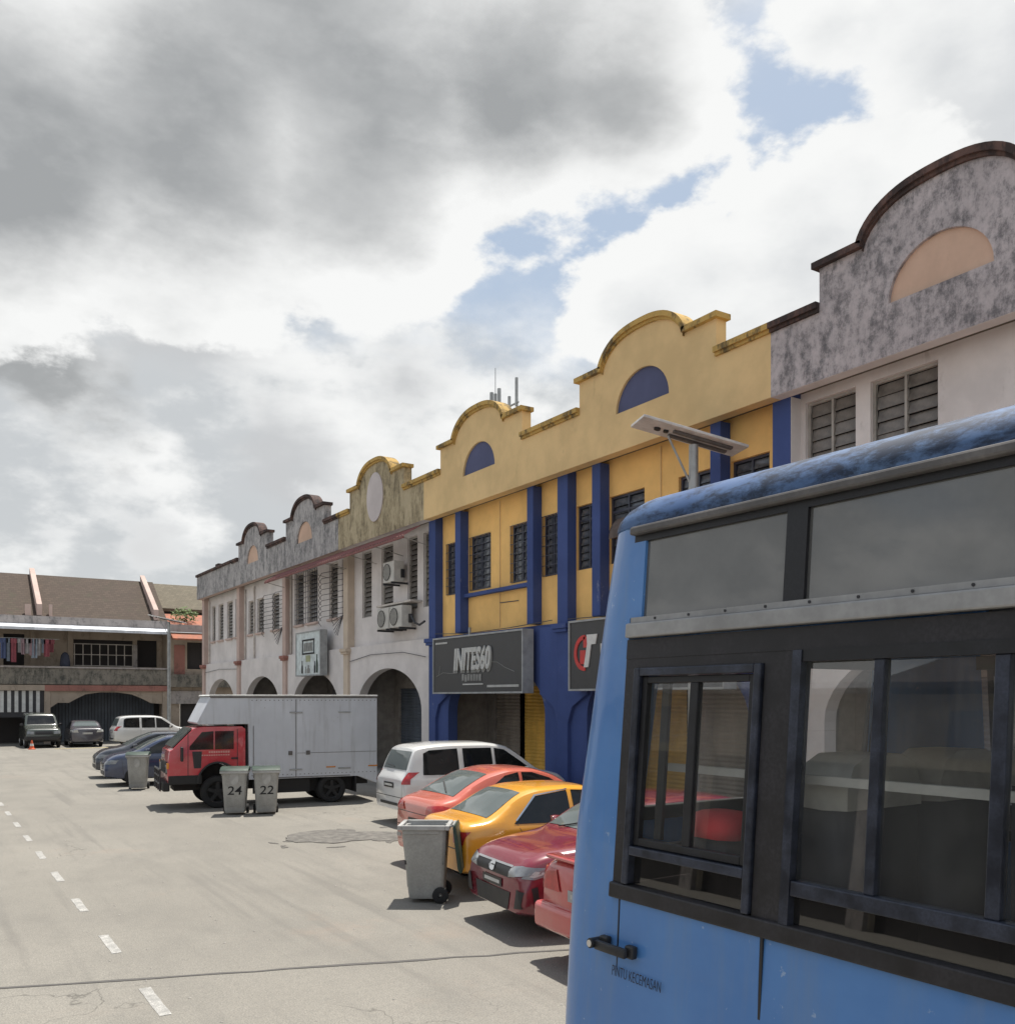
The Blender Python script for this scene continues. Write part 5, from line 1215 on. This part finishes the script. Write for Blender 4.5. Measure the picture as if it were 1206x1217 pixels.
    box('mud_flap', 'chassis', t, X(4.58), X(4.55), -HW + .02, HW - .02, .25, .66); box('gap_panel', 'chassis', t, X(1.87), X(1.79), -HW + .1, HW - .1, .6, 2.0)
    for s in (-1, 1):
        add_wheel(t, X(1.15), s * (HW - .14), .39, s, .2, 'chassis'); add_wheel(t, X(3.95), s * (HW - .14), .36, s, .2, 'chassis'); add_wheel(t, X(3.95), s * (HW - .36), .36, s, .2, 'chassis')
truck()

# ------------------------------------------------------------------ blue bus
def bus():
    B = thing('bus', 'blue bus with black window frames and weathered dark roof edge', 'bus', (2.0, 2.3, 0), R(1.4))
    K = .082; WB = 2.36; AF = -7.6
    lean = lambda z: K * (max(z, 1.3) - 2.0)
    near = lambda v: (v[0] + lean(v[2]), v[1], v[2])
    far = lambda v: (WB - v[0] - lean(v[2]), v[1], v[2])
    def S(name, mat, t0, t1, a0, a1, z0, z1, parent=B, side='near', bevel=0.0, n=1):
        m = MB(near if side == 'near' else far)
        for i in range(n): m.box(t0, t1, a0, a1, z0 + (z1 - z0) * i / n, z0 + (z1 - z0) * (i + 1) / n)
        return m.build(name, mat, parent, bevel)
    ARZ = pchip([(.30, .46), (1.2, .50), (1.6, .512), (2.1, .517), (2.5, .478), (3.0, .42), (3.24, .385)])
    # ---- lower skin
    for side in ('near', 'far'):
        S('side_skin', 'bus_blue', 0, .04, AF, .166, .38, 1.3, side=side); S('side_skin', 'bus_blue', 0, .04, AF, .166, 1.3, 1.976, side=side)
        S('skirt_rail', 'black_plastic', -.012, .03, AF, .16, .33, .40, side=side)
        S('window_sill_rail', 'bus_frame_worn', -.018, .04, AF, .172, 1.976, 2.028, side=side, bevel=.006)
        S('window_header', 'bus_frame_worn', -.006, .04, AF, .166, 2.785, 2.85, side=side)
        S('waist_rail', 'alu_dull', -.028, .02, AF, .158, 2.856, 2.906, side=side, bevel=.006)
        S('waist_ledge', 'alu_dull', -.010, .02, AF, .150, 2.908, 2.926, side=side)
        S('upper_header', 'bus_frame', .0, .05, AF, .166, 3.188, 3.212, side=side)
        S('gutter', 'gutter_grey', -.024, .03, AF, .172, 3.212, 3.242, side=side, bevel=.008)
    # bolts on the waist ledge
    for i in range(20):
        a = .03 - i * .155; bz = 2.917; me = MB().tube((lean(bz) - .0125, a, bz), (lean(bz), a, bz), .0045, 8).build('bolt', 'black_metal', B)
    # ---- emergency door: lower panel, seams, handle, lettering
    door = S('emergency_door', 'bus_blue', -.006, .0, -.478, .120, .86, 1.974)
    S('door_gap', 'black_plastic', -.0075, -.001, -.489, -.480, .85, 1.974, door); S('door_gap', 'black_plastic', -.0075, -.001, .122, .127, .85, 1.974, door); S('door_gap', 'black_plastic', -.0075, -.001, -.489, .127, .845, .852, door)
    hm = MB(near)
    zh = 1.815
    hm.box(-.052, -.030, .035, .195, zh - .017, zh + .017)
    h = hm.build('door_handle', 'black_plastic', door, bevel=.010, smooth=40)
    MB(near).box(-.030, -.005, .02, .06, zh - .018, zh + .024).box(-.030, -.005, .15, .19, zh - .012, zh + .030).build('handle_mount', 'black_plastic', h, bevel=.006)
    MB(near).tube((-.060, .200, zh + .004), (-.006, .200, zh + .004), .017, 16).build('handle_boss', 'black_plastic', h, smooth=40)
    MB(near).tube((-.064, .200, zh + .004), (-.0605, .200, zh + .004), .012, 16).build('lock_barrel', 'chrome', h, smooth=40)
    me = text_mesh('PINTU KECEMASAN', size=.050, extrude=.0003, bold=-.0006, xs=.54); me.transform(FACE_NEG_X); me.materials.clear()
    ob('door_lettering', me, 'black_ink', door, (lean(1.735) - .0075, .02, 1.735), (0, math.atan(K), 0))
    # ---- emergency door window
    dw = S('door_window_frame', 'bus_frame_worn', -.004, .035, .115, .166, 2.028, 2.785)
    S('door_pillar', 'bus_frame_worn', -.004, .035, -.545, -.440, 2.028, 2.785, dw)
    S('door_head', 'bus_frame_worn', -.004, .035, -.440, .115, 2.752, 2.785, dw)
    # moulding round the sash
    for (a0, a1, z0, z1) in ((-.435, -.408, 2.03, 2.752), (.085, .114, 2.03, 2.752), (-.408, .085, 2.725, 2.752), (-.408, .085, 2.128, 2.158)):
        S('sash_moulding', 'alu_dark', -.016, .03, a0, a1, z0, z1, dw, bevel=.004)
    for (a0, a1, z0, z1) in ((-.406, -.382, 2.160, 2.723), (.060, .083, 2.160, 2.723), (-.382, .060, 2.700, 2.723), (-.382, .060, 2.160, 2.186), (-.175, -.140, 2.186, 2.700)):
        S('sash_bar', 'bus_frame', .0, .024, a0, a1, z0, z1, dw, bevel=.003)
    S('sash_bar', 'bus_frame', .026, .04, -.02, .012, 2.186, 2.700, dw)
    S('glass_pane', 'bus_glass', .012, .015, -.382, -.175, 2.186, 2.700, dw); S('glass_pane', 'bus_glass', .018, .021, -.140, .060, 2.186, 2.700, dw)
    S('glass_pane', 'bus_glass_lower', .016, .019, -.408, .085, 2.030, 2.128, dw)
    # ---- passenger windows
    for side in ('near', 'far'):
        a = -.545 if side == 'near' else .12
        while a - 1.17 > AF:
            w = S('passenger_window', 'alu_dark', -.014, .03, a - .030, a, 2.028, 2.785, side=side)
            e = a - 1.17
            S('window_post', 'bus_frame_worn', -.004, .035, e - .0, e + .06, 2.028, 2.785, w, side)
            S('window_rail', 'bus_frame', -.010, .03, e + .06, a - .03, 2.752, 2.785, w, side); S('window_rail', 'alu_dark', -.012, .03, e + .06, a - .03, 2.108, 2.150, w, side, bevel=.004)
            for (p, q) in ((a - .282, a - .252), (a - .600, a - .565), (a - .88, a - .85)): S('window_post', 'alu_dark', -.004, .026, p, q, 2.150, 2.752, w, side, bevel=.003)
            for (p, q) in ((a - .252, a - .03), (a - .565, a - .282), (a - .85, a - .600), (e + .06, a - .88)): S('glass_pane', 'bus_glass', .012, .015, p, q, 2.150, 2.752, w, side)
            S('glass_pane', 'bus_glass_lower', .012, .015, e + .06, a - .03, 2.028, 2.108, w, side)
            a = e
        S('front_side_skin', 'bus_blue', 0, .04, AF, a, 2.028, 2.785, side=side)
        # upper glass band
        ups = [(.108, -.490), (-.562, -1.80), (-1.87, -3.1), (-3.17, -4.4), (-4.47, -5.7), (-5.77, -7.0)]
        for i, (p, q) in enumerate(ups):
            u = S('upper_window_post', 'bus_frame', -.002, .035, ups[i + 1][0] if i + 1 < len(ups) else AF, q, 2.926, 3.188, side=side)
            S('glass_pane', 'bus_glass_smoked', .010, .013, q, p, 2.926, 3.188, u, side)
        S('upper_window_post', 'bus_blue', -.001, .035, .108, .166, 2.926, 3.188, side=side)
    # ---- rear shell with rounded corners
    RR = .20; rings = []
    zs = [.38, .6, .9, 1.2, 1.5, 1.8, 2.0, 2.2, 2.4, 2.6, 2.8, 3.0, 3.1, 3.18, 3.245]
    def plan(z):
        ar = ARZ(z); b0 = lean(z); b1 = WB - lean(z); pts = [(b0, .1655), (b0, .1655 + (ar - RR - .1655) * .5)]
        n = 12
        pts += [(b0 + RR - RR * cos(pi / 2 * i / n), ar - RR + RR * sin(pi / 2 * i / n)) for i in range(n + 1)]
        pts += [(b0 + RR + (b1 - b0 - 2 * RR) * i / 8, ar + .03 * sin(pi * i / 8)) for i in range(1, 8)]
        pts += [(b1 - RR + RR * sin(pi / 2 * i / n), ar - RR + RR * cos(pi / 2 * i / n)) for i in range(n + 1)]
        pts += [(b1, .1655)]
        return [(x, y, z) for x, y in pts]
    rs = MB().loft([plan(z) for z in zs], closed=False, cap=False)
    def in_window(f):
        c = [sum(rs.v[i][k] for i in f) / 4 for k in range(3)]
        return .45 < c[0] < 1.92 and 2.2 < c[2] < 2.8 and c[1] > .35
    rs.f = [f for f in rs.f if not in_window(f)]
    rs.build('rear_shell', 'bus_blue', B, smooth=40)
    def rear_bar(b0, b1, z0, z1):
        return MB().add([(b, ARZ(z) + .03 + o, z) for o in (-.02, .02) for b, z in ((b0, z0), (b1, z0), (b1, z1), (b0, z1))], [(0, 1, 2, 3), (7, 6, 5, 4), (0, 4, 5, 1), (1, 5, 6, 2), (2, 6, 7, 3), (3, 7, 4, 0)]).build('rear_window_frame', 'bus_frame', B)
    rear_bar(.40, 1.96, 2.16, 2.215); rear_bar(.40, 1.96, 2.785, 2.84); rear_bar(.40, .46, 2.215, 2.785); rear_bar(1.90, 1.96, 2.215, 2.785); rear_bar(1.15, 1.20, 2.215, 2.785)
    # rear window, lamps, bumper
    def rear_plate(name, mat, b0, b1, z0, z1, d=.045):
        m = MB(); n = 4
        for i in range(n):
            za, zb = z0 + (z1 - z0) * i / n, z0 + (z1 - z0) * (i + 1) / n
            m.add([(b0, ARZ(za) + d, za), (b1, ARZ(za) + d, za), (b1, ARZ(zb) + d, zb), (b0, ARZ(zb) + d, zb), (b0, ARZ(za) - .01, za), (b1, ARZ(za) - .01, za), (b1, ARZ(zb) - .01, zb), (b0, ARZ(zb) - .01, zb)],
                  [(0, 1, 2, 3), (0, 4, 5, 1), (3, 2, 6, 7), (0, 3, 7, 4), (1, 5, 6, 2)])
        return m.build(name, mat, B)
    rear_plate('rear_window', 'bus_glass', .46, 1.90, 2.215, 2.785, .03); rear_plate('tail_lamp', 'lamp_red', .30, .46, 1.0, 1.5); rear_plate('tail_lamp', 'lamp_red', 1.90, 2.06, 1.0, 1.5); rear_plate('rear_bumper', 'black_plastic', .12, 2.24, .42, .62, .09)
    # ---- roof
    half = [(.098, 3.243), (.100, 3.268), (.112, 3.296), (.138, 3.325), (.185, 3.352), (.27, 3.378), (.45, 3.405), (.8, 3.43), (WB / 2, 3.44)]
    rings = []
    avals = [AF - .12, AF - .10, AF - .05, AF] + [AF + (.10 - AF) * i / 24 for i in range(1, 25)] + [.15, .20, .25, .29, .32, .345, .365, .378, .384]
    for a in avals:
        d = a - .12
        q = sqrt(max(0, 1 - (max(0, d) / .265) ** 2)) if a > .12 else (1 if a >= AF else sqrt(max(0, 1 - ((AF - a) / .121) ** 2)))
        c = .385 - RR; sh = RR - sqrt(max(0, RR * RR - max(0, a - c) ** 2)) if a > c else 0
        pts = [(b + sh * (1 - (b - .098) / (WB / 2 - .098)), z) for b, z in half]
        pts = [(b, 3.243 + (z - 3.243) * q * 1.0) for b, z in pts]
        full = pts + [(WB - b, z) for b, z in reversed(pts[:-1])]
        rings.append([(b, a, z) for b, z in full])
    MB().loft(rings, closed=False, cap=False).build('roof', 'bus_roof_blue', B, smooth=50)
    # ---- inside
    box('floor', 'bus_floor', B, .0, WB, AF, .3, .95, 1.0); box('ceiling', 'bus_ceiling', B, .16, WB - .16, AF, .2, 3.20, 3.225)
    box('rear_bulkhead', 'seat_fabric', B, .1, WB - .1, .22, .25, 1.0, 2.12)
    MB(near).box(.045, .34, -.46, .15, 2.0, 2.02).build('door_shelf', 'bus_floor', B)
    MB(near).box(.10, .125, AF, .05, 2.405, 2.43).build('window_grab_rail', 'panel_white', B)
    for r in range(9):
        a = -.50 - r * .78
        for b0 in (.16, .62, 1.34, 1.78):
            s_ = MB().loft([[(b0 + x * .21 + .21, a - .06 + y, z) for x, y in ((-1 * w, 0), (-.85 * w, .10), (.85 * w, .10), (1 * w, 0), (.85 * w, -.05), (-.85 * w, -.05))] for z, w in ((1.30, .95), (1.6, 1), (2.1, 1), (2.35, .96), (2.45, .8), (2.475, .45))]).build('seat', 'seat_fabric', B, smooth=60)
            MB().loft([[(b0 + x * .21 + .21, a - .06 + y, z) for x, y in ((-1.02 * w, 0), (-.87 * w, .11), (.87 * w, .11), (1.02 * w, 0), (.87 * w, -.06), (-.87 * w, -.06))] for z, w in ((2.33, .98), (2.39, .97), (2.455, .82), (2.485, .45))]).build('seat_cover', 'seat_vinyl', s_, smooth=60)
            MB().box(b0, b0 + .42, a - .50, a - .10, 1.32, 1.44).build('cushion', 'seat_fabric', s_, bevel=.03)
            MB().box(b0 + .05, b0 + .37, a - .45, a - .12, 1.0, 1.32).build('seat_base', 'black_metal', s_)
    # ---- front end (behind the viewer)
    MB().box(.0, WB, AF - .06, AF, .38, 1.9).build('front_panel', 'bus_blue', B, bevel=.03); box('windscreen', 'bus_glass_smoked', B, .12, WB - .12, AF - .03, AF - .02, 1.9, 3.1); box('front_header', 'bus_blue', B, .08, WB - .08, AF - .06, AF, 3.1, 3.24)
    for b in (.25, WB - .45): box('headlamp', 'lamp_clear', B, b, b + .2, AF - .08, AF - .06, .8, 1.0, bevel=.01)
    for a in (-2.0, -6.3):
        for b, sd in ((.16, -1), (WB - .16, 1)):
            t, rm = wheel_meshes(.46, .28); o = ob('wheel', t, 'rubber', B, (b, a, .46), (0, 0, R(-90) if sd < 0 else R(90))); ob('rim', rm, 'alloy', o)
bus()
rb = thing('bag', 'red topped black bag lying inside the bus behind the emergency door', 'bag', (2.17, 2.13, 2.025), 0)
MB().box(-.07, .07, -.085, .085, 0, .20).build('bag_body', 'seat_fabric', rb, bevel=.04, smooth=40)
MB().loft([[(x * .095 * w, y * .115 * w, z) for x, y in ((-1, -.6), (-.6, -1), (.6, -1), (1, -.6), (1, .6), (.6, 1), (-.6, 1), (-1, .6))] for z, w in ((.185, .95), (.21, 1.05), (.245, .95), (.265, .5))]).build('bag_top', 'red_cloth', rb, smooth=60)
